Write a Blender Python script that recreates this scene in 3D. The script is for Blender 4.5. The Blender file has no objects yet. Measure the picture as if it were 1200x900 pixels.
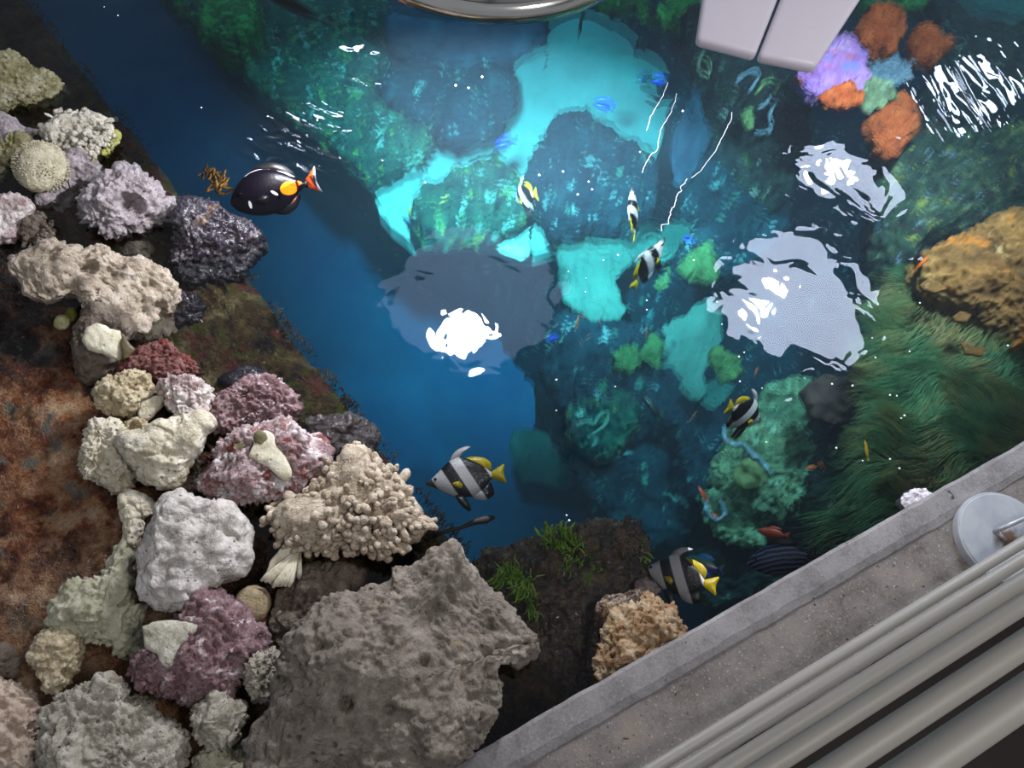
import bpy, bmesh, math, random
import numpy as np
from mathutils import Vector, Matrix

random.seed(4); RNG = np.random.default_rng(7)
SC = bpy.context.scene
COL = SC.collection

# ------------------------------------------------------------------ camera model
F = 900.0                      # focal length in pixels of the 1200 x 900 frame
H = 1.5                        # eye height over the water (m)
def _n(v):
    v = np.asarray(v, float); return v / np.linalg.norm(v)
DOWN = _n([(545 - 600) / F, (450 - 905) / F, -1.0])     # where "straight down" sits in the frame
ZC = -DOWN
YC = _n(np.array([0, 1.0, 0]) - np.dot([0, 1.0, 0], ZC) * ZC)
XC = np.cross(YC, ZC)
RW = np.array([XC, YC, ZC])    # camera -> world rotation
EYE = np.array([0, 0, H])
CR = RW @ np.array([1.0, 0, 0]); CU = RW @ np.array([0, 1.0, 0]); CF = RW @ np.array([0, 0, -1.0])

def ray(px, py):
    return RW @ np.array([(px - 600) / F, (450 - py) / F, -1.0])
def at(px, py, z):             # the point of height z seen at a pixel
    d = ray(px, py); return EYE + d * ((z - H) / d[2])
def along(px, py, dist):
    return EYE + _n(ray(px, py)) * dist
def depth(p):
    return float(np.dot(np.asarray(p) - EYE, CF))
def px_m(p):                   # metres per pixel at a point
    return depth(p) / F

# ------------------------------------------------------------------ noise (vectorised)
def _hash(i, j, k, s):
    h = (i.astype(np.int64) * 374761393 + j.astype(np.int64) * 668265263 + k.astype(np.int64) * 2147483647 + s * 1274126177) & 0xFFFFFFFF
    h = ((h ^ (h >> 13)) * 1274126177) & 0xFFFFFFFF
    h = ((h ^ (h >> 16)) * 2246822519) & 0xFFFFFFFF
    return ((h ^ (h >> 15)) & 0xFFFFFF) / float(0xFFFFFF)
def vnoise(p, s=0):            # smooth value noise in -1..1
    f = np.floor(p); t = p - f; t = t * t * t * (t * (t * 6 - 15) + 10)
    i, j, k = f[:, 0], f[:, 1], f[:, 2]
    r = 0
    for a in (0, 1):
        wx = t[:, 0] if a else 1 - t[:, 0]
        for b in (0, 1):
            wy = t[:, 1] if b else 1 - t[:, 1]
            for c in (0, 1):
                wz = t[:, 2] if c else 1 - t[:, 2]
                r = r + _hash(i + a, j + b, k + c, s) * wx * wy * wz
    return r * 2 - 1
def fbm(p, s=0, o=4, g=0.5):
    r = 0; a = 1.0; q = p + s * 3.17
    for n in range(o):
        r = r + a * vnoise(q, s + n); q = q * 2.03 + 5.3; a *= g
    return r
def ridged(p, s=0, o=3):
    r = 0; a = 1.0; q = p + s * 1.7
    for n in range(o):
        r = r + a * (1 - 2 * np.abs(vnoise(q, s + n))); q = q * 2.1 + 3.1; a *= 0.5
    return r
def worley(p, s=0):            # distance to the nearest feature point
    f = np.floor(p); best = np.full(len(p), 9.0)
    for a in (-1, 0, 1):
        for b in (-1, 0, 1):
            for c in (-1, 0, 1):
                i, j, k = f[:, 0] + a, f[:, 1] + b, f[:, 2] + c
                q = np.stack([i + _hash(i, j, k, s + 11), j + _hash(i, j, k, s + 12), k + _hash(i, j, k, s + 13)], 1)
                best = np.minimum(best, ((p - q) ** 2).sum(1))
    return np.sqrt(best)

# ------------------------------------------------------------------ mesh helpers
def tag(o, label=None, cat=None, group=None, kind=None):
    if label: o['label'] = label
    if cat: o['category'] = cat
    if group: o['group'] = group
    if kind: o['kind'] = kind
    return o
def link(name, me, mats=None, parent=None, loc=None):
    o = bpy.data.objects.new(name, me); COL.objects.link(o)
    if me is not None and mats is not None:
        for m in (mats if isinstance(mats, (list, tuple)) else [mats]): me.materials.append(m)
    if loc is not None: o.location = Vector([float(x) for x in loc])
    if parent is not None: o.parent = parent
    return o
def mesh_np(name, V, Fc, smooth=True, midx=None):
    """V n x 3, Fc m x k (all faces the same size) or a list of face lists"""
    me = bpy.data.meshes.new(name)
    V = np.asarray(V, np.float32)
    if isinstance(Fc, np.ndarray):
        m, k = Fc.shape
        me.vertices.add(len(V)); me.vertices.foreach_set('co', V.ravel())
        me.loops.add(m * k); me.loops.foreach_set('vertex_index', Fc.astype(np.int32).ravel())
        me.polygons.add(m); me.polygons.foreach_set('loop_start', np.arange(0, m * k, k, dtype=np.int32))
        me.update(calc_edges=True)
    else:
        me.from_pydata([tuple(map(float, v)) for v in V], [], [list(map(int, f)) for f in Fc]); me.update()
    if smooth: me.polygons.foreach_set('use_smooth', np.ones(len(me.polygons), bool))
    if midx is not None: me.polygons.foreach_set('material_index', np.asarray(midx, np.int32))
    me.validate()
    return me
_ICO = {}
def ico(level):
    if level not in _ICO:
        bm = bmesh.new(); bmesh.ops.create_icosphere(bm, subdivisions=level, radius=1.0)
        bm.verts.ensure_lookup_table()
        V = np.array([v.co[:] for v in bm.verts]); T = np.array([[v.index for v in f.verts] for f in bm.faces]); bm.free()
        _ICO[level] = (V, T)
    return _ICO[level]
def normals(V, T):
    n = np.cross(V[T[:, 1]] - V[T[:, 0]], V[T[:, 2]] - V[T[:, 0]])
    N = np.zeros_like(V)
    for c in range(3): np.add.at(N, T[:, c], n)
    return N / np.maximum(np.linalg.norm(N, axis=1, keepdims=True), 1e-12)
def join(parts):               # [(V, faces list)] -> one
    VV, FF, o = [], [], 0
    for V, Fc in parts:
        VV.append(np.asarray(V, float)); FF += [[int(i) + o for i in f] for f in Fc]; o += len(V)
    return np.concatenate(VV), FF
def joinT(parts):
    VV, FF, o = [], [], 0
    for V, Fc in parts:
        VV.append(V); FF.append(Fc + o); o += len(V)
    return np.concatenate(VV), np.concatenate(FF)
def frame_of(d):
    d = _n(d); a = np.array([0, 0, 1.0]) if abs(d[2]) < .9 else np.array([1.0, 0, 0])
    u = _n(np.cross(a, d)); return u, np.cross(d, u), d
def tube(pts, rad, n=8, caps=True):
    pts = np.asarray(pts, float); rad = np.broadcast_to(rad, (len(pts),)); V = []; Fc = []
    t0 = _n(pts[1] - pts[0]); u, v, _ = frame_of(t0)
    for i, p in enumerate(pts):
        t = _n(pts[min(i + 1, len(pts) - 1)] - pts[max(i - 1, 0)])
        u = _n(u - np.dot(u, t) * t); v = np.cross(t, u)
        for k in range(n):
            a = 2 * math.pi * k / n; V.append(p + rad[i] * (math.cos(a) * u + math.sin(a) * v))
    for i in range(len(pts) - 1):
        for k in range(n):
            Fc.append([i * n + k, i * n + (k + 1) % n, (i + 1) * n + (k + 1) % n, (i + 1) * n + k])
    if caps: Fc.append(list(range(n))[::-1]); Fc.append([(len(pts) - 1) * n + k for k in range(n)])
    return np.array(V), Fc
def lathe(prof, n=64, close=False):
    V = []; Fc = []; m = len(prof)
    for k in range(n):
        a = 2 * math.pi * k / n
        for r, z in prof: V.append((r * math.cos(a), r * math.sin(a), z))
    for k in range(n):
        for i in range(m - 1 + (1 if close else 0)):
            j = (i + 1) % m
            Fc.append([k * m + i, ((k + 1) % n) * m + i, ((k + 1) % n) * m + j, k * m + j])
    return np.array(V), Fc
def box_bm(lo, hi, bevel=0.0, seg=2):
    bm = bmesh.new(); bmesh.ops.create_cube(bm, size=1)
    for v in bm.verts:
        v.co = Vector([lo[i] + (v.co[i] + .5) * (hi[i] - lo[i]) for i in range(3)])
    if bevel: bmesh.ops.bevel(bm, geom=list(bm.edges), offset=bevel, segments=seg, affect='EDGES', profile=.5)
    return bm
def bm_mesh(name, bm, smooth=False):
    me = bpy.data.meshes.new(name); bm.to_mesh(me); bm.free()
    if smooth: me.polygons.foreach_set('use_smooth', np.ones(len(me.polygons), bool))
    return me

# ------------------------------------------------------------------ outline -> rounded lump of real thickness
def radial(poly, n=720, smooth=5):
    P = np.asarray(poly, float)
    x, y = P[:, 0], P[:, 1]; x2, y2 = np.roll(x, -1), np.roll(y, -1); cr = x * y2 - x2 * y
    A = cr.sum() / 2; c = np.array([((x + x2) * cr).sum(), ((y + y2) * cr).sum()]) / (6 * A)
    th = np.arange(n) * 2 * math.pi / n; d = np.stack([np.cos(th), np.sin(th)], 1); R = np.zeros(n)
    a = P - c; b = np.roll(P, -1, 0) - c
    for q0, q1 in zip(a, b):
        e = q1 - q0; den = d[:, 0] * e[1] - d[:, 1] * e[0]
        with np.errstate(divide='ignore', invalid='ignore'):
            t = (q0[0] * e[1] - q0[1] * e[0]) / den
            s = (q0[0] * d[:, 1] - q0[1] * d[:, 0]) / den
        ok = (t > 0) & (s >= -1e-9) & (s <= 1 + 1e-9) & np.isfinite(t)
        R = np.where(ok, np.maximum(R, np.where(ok, t, 0)), R)
    R[R == 0] = R[R > 0].mean()
    k = np.ones(2 * smooth + 1) / (2 * smooth + 1)
    R = np.convolve(np.concatenate([R[-smooth:], R, R[:smooth]]), k, 'valid')
    return c, R
SURF = {
    # world-scale relief: list of (type, frequency 1/m, amplitude m)
    'rough':  [('f', 14, .016), ('c', 22, .010), ('r', 44, .007), ('f', 120, .005), ('w', 95, .005)],
    'crust':  [('f', 16, .014), ('c', 30, .009), ('b', 80, .008), ('f', 170, .006), ('w', 190, .004)],
    'pitted': [('f', 13, .015), ('c', 26, .009), ('w', 42, .015), ('w', 95, .010), ('f', 140, .005)],
    'smooth': [('f', 12, .014), ('c', 16, .008), ('r', 24, .005), ('f', 100, .0026)],
    'knobby': [('f', 14, .012), ('b', 85, .012), ('f', 200, .002)],
    'boulder':[('f', 5, .034), ('c', 4.5, .010), ('f', 13, .010), ('c', 11, .004), ('f', 40, .006), ('f', 150, .0042), ('w', 80, .003)],
    'reef':   [('f', 5, .022), ('r', 12, .016), ('b', 28, .016), ('b', 60, .008), ('f', 110, .006)],
    'plate':  [('f', 9, .012), ('f', 40, .008), ('f', 120, .004)],
    'soft':   [('f', 6, .03), ('f', 30, .007)],
    'pebble': [('f', 30, .004), ('f', 120, .001)],
}
def lump(name, poly, z, kind='rough', thick=.75, mat=None, level=5, seed=None, parent=None, scale=1.0, flat=.62, up=None, pits=()):
    """A solid stone whose outline from the photographer's side is poly; it lies at height z and is as deep as it is narrow.
    up: normal of its flat side (default: towards the eye)."""
    seed = random.randrange(9999) if seed is None else seed
    c, R = radial(poly)
    C = at(c[0], c[1], z)
    V, T = ico(level); V = V.copy()
    th = np.arctan2(-V[:, 1], V[:, 0]) % (2 * math.pi)
    idx = th / (2 * math.pi) * len(R); i0 = np.floor(idx).astype(int) % len(R); fr = idx - np.floor(idx)
    r = R[i0] * (1 - fr) + R[(i0 + 1) % len(R)] * fr
    rho = np.sqrt(V[:, 0] ** 2 + V[:, 1] ** 2)
    g = rho ** .8
    half = np.sort(R)[: len(R) // 2].mean()                      # narrow half-width in px
    m = px_m(C)
    tz = thick * half * m
    px = c[0] + np.cos(th) * r * g; py = c[1] + np.sin(th) * r * g
    w = np.sign(V[:, 2]) * (np.abs(V[:, 2]) ** flat) * tz
    # each outline ray meets the lump's own middle plane (square to the line of sight); depth runs along that line
    nv = _n(ray(c[0], c[1])) if up is None else -_n(up)
    d = RW @ np.stack([(px - 600) / F, (450 - py) / F, -np.ones(len(px))])
    d = d.T; t = np.dot(C - EYE, nv) / (d @ nv)
    W = EYE + d * t[:, None] - nv * w[:, None]
    N = normals(W, T); D = np.zeros(len(W)); Q = W
    amp = scale * min(1.0, (half * m / .05) ** .7)
    for ty, fq, a in SURF[kind]:
        fq2 = fq * (1 if half * m > .03 else .03 / (half * m))
        if ty == 'f': D += a * fbm(Q * fq2, seed, 4)
        elif ty == 'r': D += a * ridged(Q * fq2, seed, 3)
        elif ty == 'c': D -= a * np.clip(1 - np.abs(fbm(Q * fq2 + 40, seed + 3, 3)) / .16, 0, 1) ** 1.5
        elif ty == 'w': D -= a * np.clip(1 - worley(Q * fq2, seed) / .45, 0, 1)
        elif ty == 'b': D += a * (.5 - worley(Q * fq2, seed))
    for (hx, hy, hr, hd) in pits:                                # hollows seen in the stone
        q = at(hx, hy, z + tz); 
        pxx = (W - EYE) @ CR / ((W - EYE) @ CF) * F + 600; pyy = 450 - (W - EYE) @ CU / ((W - EYE) @ CF) * F
        wob = 1 + .25 * vnoise(Q * 40, seed)
        dd = np.sqrt((pxx - hx) ** 2 + (pyy - hy) ** 2) / (hr * wob)
        D -= np.where(V[:, 2] > -.1, hd * (1 - np.clip((dd - .55) / .6, 0, 1) ** 1.5), 0) / max(amp, 1e-6)
    lim = .55 * half * m
    D = np.clip(D * amp, -lim if not pits else -9, lim)
    W = W + N * D[:, None]
    if 'K0' in globals():                                         # stones stop at the curb's face
        over = np.maximum(0, (W - K0) @ kn - .003 + .02 * 0); W = W - over[:, None] * kn
    me = mesh_np(name, W - C, T)
    o = link(name, me, mat, parent, C)
    o['_hw'] = half * m; del o['_hw']
    return o, C, tz

def slab(name, poly, z, th, mat, parent=None, n_sm=2, wob=.004, seed=0):
    """flat-topped bed with the given outline, top at z, th thick"""
    P = np.array([at(a, b, z) for a, b in poly])
    for _ in range(n_sm):
        Q = []
        for i in range(len(P)):
            a, b = P[i], P[(i + 1) % len(P)]
            Q += [a * .75 + b * .25, a * .25 + b * .75]
        P = np.array(Q)
    P[:, :2] += np.stack([fbm(P * 16, seed + 1, 3), fbm(P * 16, seed + 2, 3)], 1) * wob * 3
    bm = bmesh.new(); vs = [bm.verts.new(p) for p in P]
    f = bm.faces.new(vs); f.normal_update()
    if f.normal.z < 0: f.normal_flip()
    r = bmesh.ops.extrude_face_region(bm, geom=[f])
    ev = [e for e in r['geom'] if isinstance(e, bmesh.types.BMVert)]
    # the extruded copy becomes the top
    for v in ev: v.co.z += 0
    for v in vs: v.co.z -= th
    bmesh.ops.recalc_face_normals(bm, faces=bm.faces[:])
    c = P.mean(0)
    for v in bm.verts: v.co -= Vector(c)
    o = link(name, bm_mesh(name, bm), mat, parent, c)
    return o

# ------------------------------------------------------------------ materials
def srgb(r, g, b):
    f = lambda c: (c / 255 / 12.92) if c / 255 <= .04045 else ((c / 255 + .055) / 1.055) ** 2.4
    return (f(r), f(g), f(b), 1)
class NT:
    def __init__(s, name):
        s.m = bpy.data.materials.new(name); s.m.use_nodes = True; s.t = s.m.node_tree; s.t.nodes.clear()
        s.out = s.t.nodes.new('ShaderNodeOutputMaterial')
    def n(s, ty, ins=None, **kw):
        nd = s.t.nodes.new(ty)
        for k, v in kw.items(): setattr(nd, k, v)
        for k, v in (ins or {}).items(): s.set(nd, k, v)
        return nd
    def set(s, nd, k, v):
        i = nd.inputs[k]
        if isinstance(v, bpy.types.NodeSocket): s.t.links.new(v, i)
        else: i.default_value = v
    def coord(s, which='Object'):
        return s.n('ShaderNodeTexCoord').outputs[which]
    def noise(s, co, scale, detail=5, rough=.55, dist=0):
        return s.n('ShaderNodeTexNoise', {'Vector': co, 'Scale': scale, 'Detail': detail, 'Roughness': rough, 'Distortion': dist}).outputs['Fac']
    def vor(s, co, scale, feature='F1'):
        return s.n('ShaderNodeTexVoronoi', {'Vector': co, 'Scale': scale}, feature=feature).outputs['Distance']
    def ramp(s, fac, stops, interp='LINEAR'):
        r = s.n('ShaderNodeValToRGB', {'Fac': fac}); cr = r.color_ramp; cr.interpolation = interp
        while len(cr.elements) > 1: cr.elements.remove(cr.elements[-1])
        cr.elements[0].position = stops[0][0]; cr.elements[0].color = stops[0][1]
        for p, c in stops[1:]:
            e = cr.elements.new(p); e.color = c
        return r.outputs['Color']
    def math(s, op, a, b=0.0, clamp=False):
        return s.n('ShaderNodeMath', {0: a, 1: b}, operation=op, use_clamp=clamp).outputs[0]
    def mix(s, fac, a, b, blend='MIX'):
        nd = s.n('ShaderNodeMix', data_type='RGBA', blend_type=blend)
        for i, v in ((0, fac), (6, a), (7, b)):
            if isinstance(v, bpy.types.NodeSocket): s.t.links.new(v, nd.inputs[i])
            else: nd.inputs[i].default_value = v
        return nd.outputs[2]
    def smooth(s, fac, a, b):
        return s.n('ShaderNodeMapRange', {'Value': fac, 'From Min': a, 'From Max': b}, interpolation_type='SMOOTHSTEP').outputs[0]
    def bump(s, h, strength=.5, dist=.01, normal=None):
        ins = {'Height': h, 'Strength': strength, 'Distance': dist}
        if normal is not None: ins['Normal'] = normal
        return s.n('ShaderNodeBump', ins).outputs[0]
    def done(s, col, rough=.8, normal=None, metal=0.0, spec=.3, coat=0.0):
        b = s.n('ShaderNodeBsdfPrincipled', {'Base Color': col, 'Roughness': rough, 'Metallic': metal, 'Specular IOR Level': spec, 'Coat Weight': coat, 'Coat Roughness': .12})
        if normal is not None: s.set(b, 'Normal', normal)
        s.t.links.new(b.outputs[0], s.out.inputs[0]); return s.m
BLK = (.012, .011, .010, 1)
def rock_mat(name, cols, scale=30, crack=.5, rough=.85, spec=.25, bump=.6, spots=None, spot_scale=60, spot_amt=(.62, .7), grain=260, coat=0.0):
    """cols: 3-4 sRGB colours from dark to light spread by noise; spots: a second colour in patches"""
    t = NT(name); co = t.coord()
    n1 = t.noise(co, scale, 7, .62, .4); n2 = t.noise(co, grain, 4, .6); n3 = t.noise(co, scale * 3.7, 5, .6)
    f = t.math('ADD', t.math('MULTIPLY', n1, .6), t.math('ADD', t.math('MULTIPLY', n2, .2), t.math('MULTIPLY', n3, .2)))
    k = len(cols); c = t.ramp(f, [(.33 + .34 * i / (k - 1), srgb(*q)) for i, q in enumerate(cols)])
    v = t.vor(co, scale * 3.1)
    pit = t.smooth(v, .05, .28)                                   # little natural holes, coloured darker
    pitn = t.math('MULTIPLY', t.math('SUBTRACT', 1.0, pit), t.smooth(t.noise(co, scale * .8, 3), .5, .6))
    c = t.mix(t.math('MULTIPLY', pitn, crack), c, srgb(*[x * .32 for x in cols[0]]))
    if spots:
        for i, sp in enumerate(spots):
            msk = t.smooth(t.noise(t.n('ShaderNodeVectorMath', {0: co, 1: (3.1 * i + 1, 1.7, 4.2)}, operation='ADD').outputs[0], spot_scale, 4, .65), spot_amt[0], spot_amt[1])
            c = t.mix(msk, c, srgb(*sp))
    h = t.math('ADD', t.math('MULTIPLY', n3, .6), t.math('MULTIPLY', n2, .25))
    h = t.math('SUBTRACT', h, t.math('MULTIPLY', pitn, .8))
    return t.done(c, rough, t.bump(h, bump, .018), spec=spec, coat=coat)
def plain_mat(name, col, rough=.5, metal=0.0, spec=.5, var=.12, scale=40, bump=0.0):
    t = NT(name); co = t.coord(); n = t.noise(co, scale, 4)
    a = srgb(*col); b = tuple(x * (1 - var * 2) for x in a[:3]) + (1,)
    c = t.mix(n, a, b)
    return t.done(c, rough, t.bump(n, bump, .004) if bump else None, metal, spec)
# ================================================================== MATERIALS
M = {}
M['white']   = rock_mat('chalky_white', [(112,104,98),(176,168,160),(208,201,194),(226,221,214)], 26, .5)
M['cream']   = rock_mat('cream_coral', [(136,124,102),(194,184,160),(218,210,190),(234,228,212)], 24, .55, spots=[(178,166,136)], spot_scale=30)
M['tan']     = rock_mat('tan_coral', [(108,94,72),(168,152,122),(202,188,158),(222,210,184)], 34, .7)
M['greyp']   = rock_mat('grey_violet_stone', [(84,76,78),(142,132,134),(178,168,170),(206,198,200)], 28, .6, spots=[(118,92,90)], spot_scale=24)
M['arch']    = rock_mat('worn_beige', [(96,84,72),(160,146,128),(192,178,160),(214,202,188)], 26, .6, spots=[(128,104,100),(205,198,196)], spot_scale=20)
M['mossgrey']= rock_mat('moss_grey', [(66,62,42),(124,118,82),(160,154,124),(186,182,166)], 26, .6, spots=[(116,112,52),(172,168,166)], spot_scale=22)
M['greenwh'] = rock_mat('green_white', [(112,110,86),(168,166,140),(196,192,170),(212,208,190)], 18, .3, spots=[(150,158,118)], spot_scale=14)
M['purple']  = rock_mat('purple_crust', [(66,46,48),(118,90,92),(150,124,126),(186,168,168)], 40, .5, spots=[(106,66,62),(206,196,196)], spot_scale=46, spot_amt=(.58,.68))
M['purplew'] = rock_mat('purple_white_crust', [(90,66,66),(144,118,118),(180,160,160),(214,206,204)], 34, .5, spots=[(214,208,208),(126,70,66)], spot_scale=30, spot_amt=(.52,.64))
M['red']     = rock_mat('red_crust', [(54,34,32),(104,66,62),(132,92,88),(164,132,126)], 42, .6, spots=[(112,56,48)], spot_scale=26, spot_amt=(.5,.62))
M['pinkw']   = rock_mat('pink_white', [(110,84,82),(164,140,138),(200,186,182),(228,222,216)], 30, .4, spots=[(224,218,210)], spot_scale=20, spot_amt=(.48,.6))
M['boulder'] = rock_mat('grey_boulder', [(72,65,58),(115,106,96),(139,129,118),(162,152,141)], 17, .35, spots=[(136,122,98)], spot_scale=22, bump=.7, grain=190)
M['pinkish'] = rock_mat('pink_beige', [(120,100,84),(176,154,136),(204,186,168),(220,206,192)], 22, .6, spots=[(176,140,112)], spot_scale=18)
M['pit']     = rock_mat('pitted_pale', [(104,96,82),(160,152,136),(190,183,168),(210,204,192)], 24, .9, bump=.8)
M['wetdark'] = rock_mat('wet_dark', [(18,14,20),(34,28,38),(52,44,54),(96,84,88)], 30, .3, rough=.16, spec=.6, spots=[(112,88,70)], spot_scale=16, spot_amt=(.6,.72), bump=.5, coat=.5)
M['wetpurp'] = rock_mat('wet_purple', [(50,44,46),(86,76,78),(112,100,102),(136,122,122)], 24, .3, rough=.22, spec=.5, spots=[(104,90,56)], spot_scale=14, coat=.4)
M['wetblk']  = rock_mat('wet_black', [(26,20,16),(66,48,36),(104,78,56),(140,124,82)], 30, .3, rough=.25, spec=.5, spots=[(104,128,38),(112,56,50)], spot_scale=13, coat=.3)
M['brown']   = rock_mat('brown_grey', [(60,50,42),(98,86,76),(122,110,98),(140,130,118)], 26, .4, rough=.6)
M['pebble']  = rock_mat('tan_pebble', [(110,94,66),(150,134,104),(172,156,126),(190,176,146)], 60, .3)
M['yelpeb']  = rock_mat('yellowish_pebble', [(120,116,58),(182,176,120),(216,208,166),(232,226,196)], 46, .2)
M['mosspeb'] = rock_mat('moss_pebble', [(52,54,18),(96,98,38),(128,126,60),(150,144,86)], 46, .2)
M['shell']   = rock_mat('shell', [(156,146,118),(204,196,170),(222,216,194),(236,232,214)], 22, .15, bump=.3, rough=.6)
M['shellg']  = rock_mat('grey_shell', [(120,114,98),(170,164,146),(198,192,176),(216,212,198)], 30, .2, bump=.4, rough=.6)
M['shellin'] = plain_mat('shell_inner', (96,82,54), .5)
M['snail']   = rock_mat('olive_snail', [(70,66,42),(100,96,66),(116,112,82),(132,128,98)], 90, .1, bump=.15, rough=.5)
M['finger']  = rock_mat('finger_coral', [(96,82,68),(162,146,126),(196,182,162),(222,212,196)], 36, .5)
M['knobw']   = rock_mat('white_knob_coral', [(120,112,98),(182,174,158),(212,206,190),(228,224,210)], 36, .4)
M['bristle'] = rock_mat('bristle_coral', [(130,120,96),(186,176,148),(212,204,176),(228,222,198)], 50, .2)
M['yelgrn']  = rock_mat('yellow_green_coral', [(90,92,30),(150,150,70),(190,188,116),(214,210,158)], 60, .3)
M['orangec'] = rock_mat('orange_tan_stone', [(104,80,56),(158,124,90),(184,154,120),(204,184,156)], 24, .4, spots=[(196,176,146)], spot_scale=24, spot_amt=(.5,.62), bump=.9, grain=330)
M['barn']    = rock_mat('white_barnacle', [(170,150,150),(226,216,220),(240,236,240),(248,246,248)], 60, .2, spots=[(206,150,120)], spot_scale=40)
# --- under water
M['sand']  = rock_mat('pale_sand', [(196,196,184),(224,222,210),(238,236,226),(244,242,236)], 9, .06, bump=.15)
M['plate'] = rock_mat('pale_plate', [(70,98,90),(106,134,122),(122,148,134),(138,162,146)], 7, .15, spots=[(80,112,112)], spot_scale=12, spot_amt=(.6,.7), bump=.2)
M['reefgrn'] = rock_mat('mossy_reef', [(10,26,18),(26,80,44),(70,150,66),(150,214,96)], 13, .8, spots=[(18,44,52),(120,206,100)], spot_scale=11, spot_amt=(.54,.64), bump=.9)
M['reefmid'] = rock_mat('teal_reef', [(16,28,30),(36,64,62),(62,104,86),(120,158,110)], 12, .8, spots=[(12,26,36),(150,166,84),(170,196,180)], spot_scale=15, spot_amt=(.58,.66), bump=.9)
M['reefdk']  = rock_mat('dark_reef', [(8,10,12),(20,26,28),(38,50,48),(78,96,84)], 13, .8, spots=[(130,140,130),(60,84,50)], spot_scale=18, spot_amt=(.6,.68), bump=.9)
M['reefblue']= rock_mat('blue_dark_reef', [(10,15,24),(24,38,52),(38,60,74),(64,94,100)], 11, .6, spots=[(96,140,120),(14,20,30),(150,170,170)], spot_scale=16, spot_amt=(.6,.68), bump=.7)
M['reefvio'] = rock_mat('violet_shade_reef', [(40,44,66),(70,76,100),(92,100,124),(118,128,146)], 6, .3, bump=.4)
M['reefmix'] = rock_mat('mixed_reef', [(10,14,18),(26,40,38),(60,80,60),(150,150,100)], 20, .8, spots=[(140,130,50),(120,130,150),(86,26,30)], spot_scale=22, spot_amt=(.6,.68), bump=.9)
M['reefolive']= rock_mat('olive_coral', [(36,44,34),(84,98,74),(122,138,104),(178,194,150)], 16, .7, spots=[(150,176,150)], spot_scale=14, spot_amt=(.56,.66), bump=.8)
M['disc']  = rock_mat('olive_disc', [(70,76,44),(96,104,66),(116,122,80),(134,140,98)], 14, .3, bump=.3)
M['greenleaf'] = rock_mat('green_plate_coral', [(52,74,50),(92,116,70),(114,138,82),(146,166,108)], 14, .3, bump=.5)
M['maroon']= rock_mat('maroon_rock', [(26,16,18),(56,36,34),(78,54,48),(104,80,72)], 14, .5, bump=.6)
M['orange']= rock_mat('orange_sponge', [(90,34,14),(160,70,30),(190,92,46),(206,124,78)], 22, .3, spots=[(70,40,34)], spot_scale=26, spot_amt=(.58,.68), bump=1.0)
M['pink']  = rock_mat('pink_coral', [(84,60,120),(136,92,158),(166,120,176),(196,166,210)], 12, .2, spots=[(176,84,56),(110,116,196)], spot_scale=12, spot_amt=(.54,.66), bump=.6)
M['frill'] = rock_mat('pale_blue_coral', [(40,60,70),(86,112,130),(130,152,170),(176,190,204)], 26, .5, bump=.8)
M['algrock'] = rock_mat('amber_rock', [(44,32,16),(92,66,34),(128,92,48),(168,130,76)], 10, .4, spots=[(168,104,40),(190,160,112)], spot_scale=10, spot_amt=(.58,.68), bump=.6)
M['moundalg'] = rock_mat('algae_mound', [(14,26,16),(30,50,30),(54,72,42),(84,90,54)], 12, .4, bump=.5)
t = NT('hair_algae'); co = t.coord(); c = t.ramp(t.noise(co, 7, 4, .6), [(.3, srgb(40,78,52)), (.44, srgb(80,132,90)), (.54, srgb(122,138,88)), (.66, srgb(158,136,88))])
M['hair'] = t.done(c, .6, None, spec=.3)
t = NT('green_weed'); co = t.coord(); c = t.ramp(t.noise(co, 30, 4, .6), [(.3, srgb(70,104,14)), (.5, srgb(130,178,34)), (.7, srgb(190,214,110))])
M['weed'] = t.done(c, .4, None, spec=.4)
t = NT('brown_weed'); co = t.coord(); c = t.ramp(t.noise(co, 40, 4, .6), [(.3, srgb(54,34,8)), (.5, srgb(112,76,18)), (.7, srgb(170,124,40))])
M['bweed'] = t.done(c, .4, None, spec=.4)
t = NT('brown_fringe'); co = t.coord(); c = t.ramp(t.noise(co, 16, 4, .6), [(.36, srgb(22,16,10)), (.5, srgb(62,46,20)), (.62, srgb(96,84,30))])
M['bfringe'] = t.done(c, .5, None, spec=.3)
M['twig'] = plain_mat('dark_twig', (34,26,22), .7, var=.3)
# --- built things
def concrete(name, cols, specks, scale=12, crack=False):
    t = NT(name); co = t.coord(); n = t.noise(co, scale, 6, .6); n2 = t.noise(co, 180, 3, .6)
    f = t.math('ADD', t.math('MULTIPLY', n, .7), t.math('MULTIPLY', n2, .3))
    c = t.ramp(f, [(.34 + .3 * i / (len(cols) - 1), srgb(*q)) for i, q in enumerate(cols)])
    sp = t.noise(co, 230, 2, .5); sp2 = t.noise(co, 130, 2, .5); gate = t.smooth(t.noise(co, 9, 3), .42, .6)
    if specks:
        c = t.mix(t.math('MULTIPLY', t.smooth(sp, .64, .7), .7), c, srgb(*specks[0]))
        c = t.mix(t.math('MULTIPLY', t.math('MULTIPLY', t.smooth(sp2, .66, .72), .9), gate), c, srgb(*specks[1]))
    pits = t.smooth(t.noise(co, 60, 2, .5), .72, .76); c = t.mix(t.math('MULTIPLY', pits, .8), c, srgb(40,38,38))
    h = t.math('SUBTRACT', t.math('ADD', t.math('MULTIPLY', n2, .5), t.math('MULTIPLY', sp, .4)), t.math('MULTIPLY', pits, .6))
    return t.done(c, .85, t.bump(h, .35, .004), spec=.25)
M['conc'] = concrete('curb_concrete', [(88,82,76),(116,108,101),(130,123,117),(142,130,118)], [(184,176,164),(64,58,54)])
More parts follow.
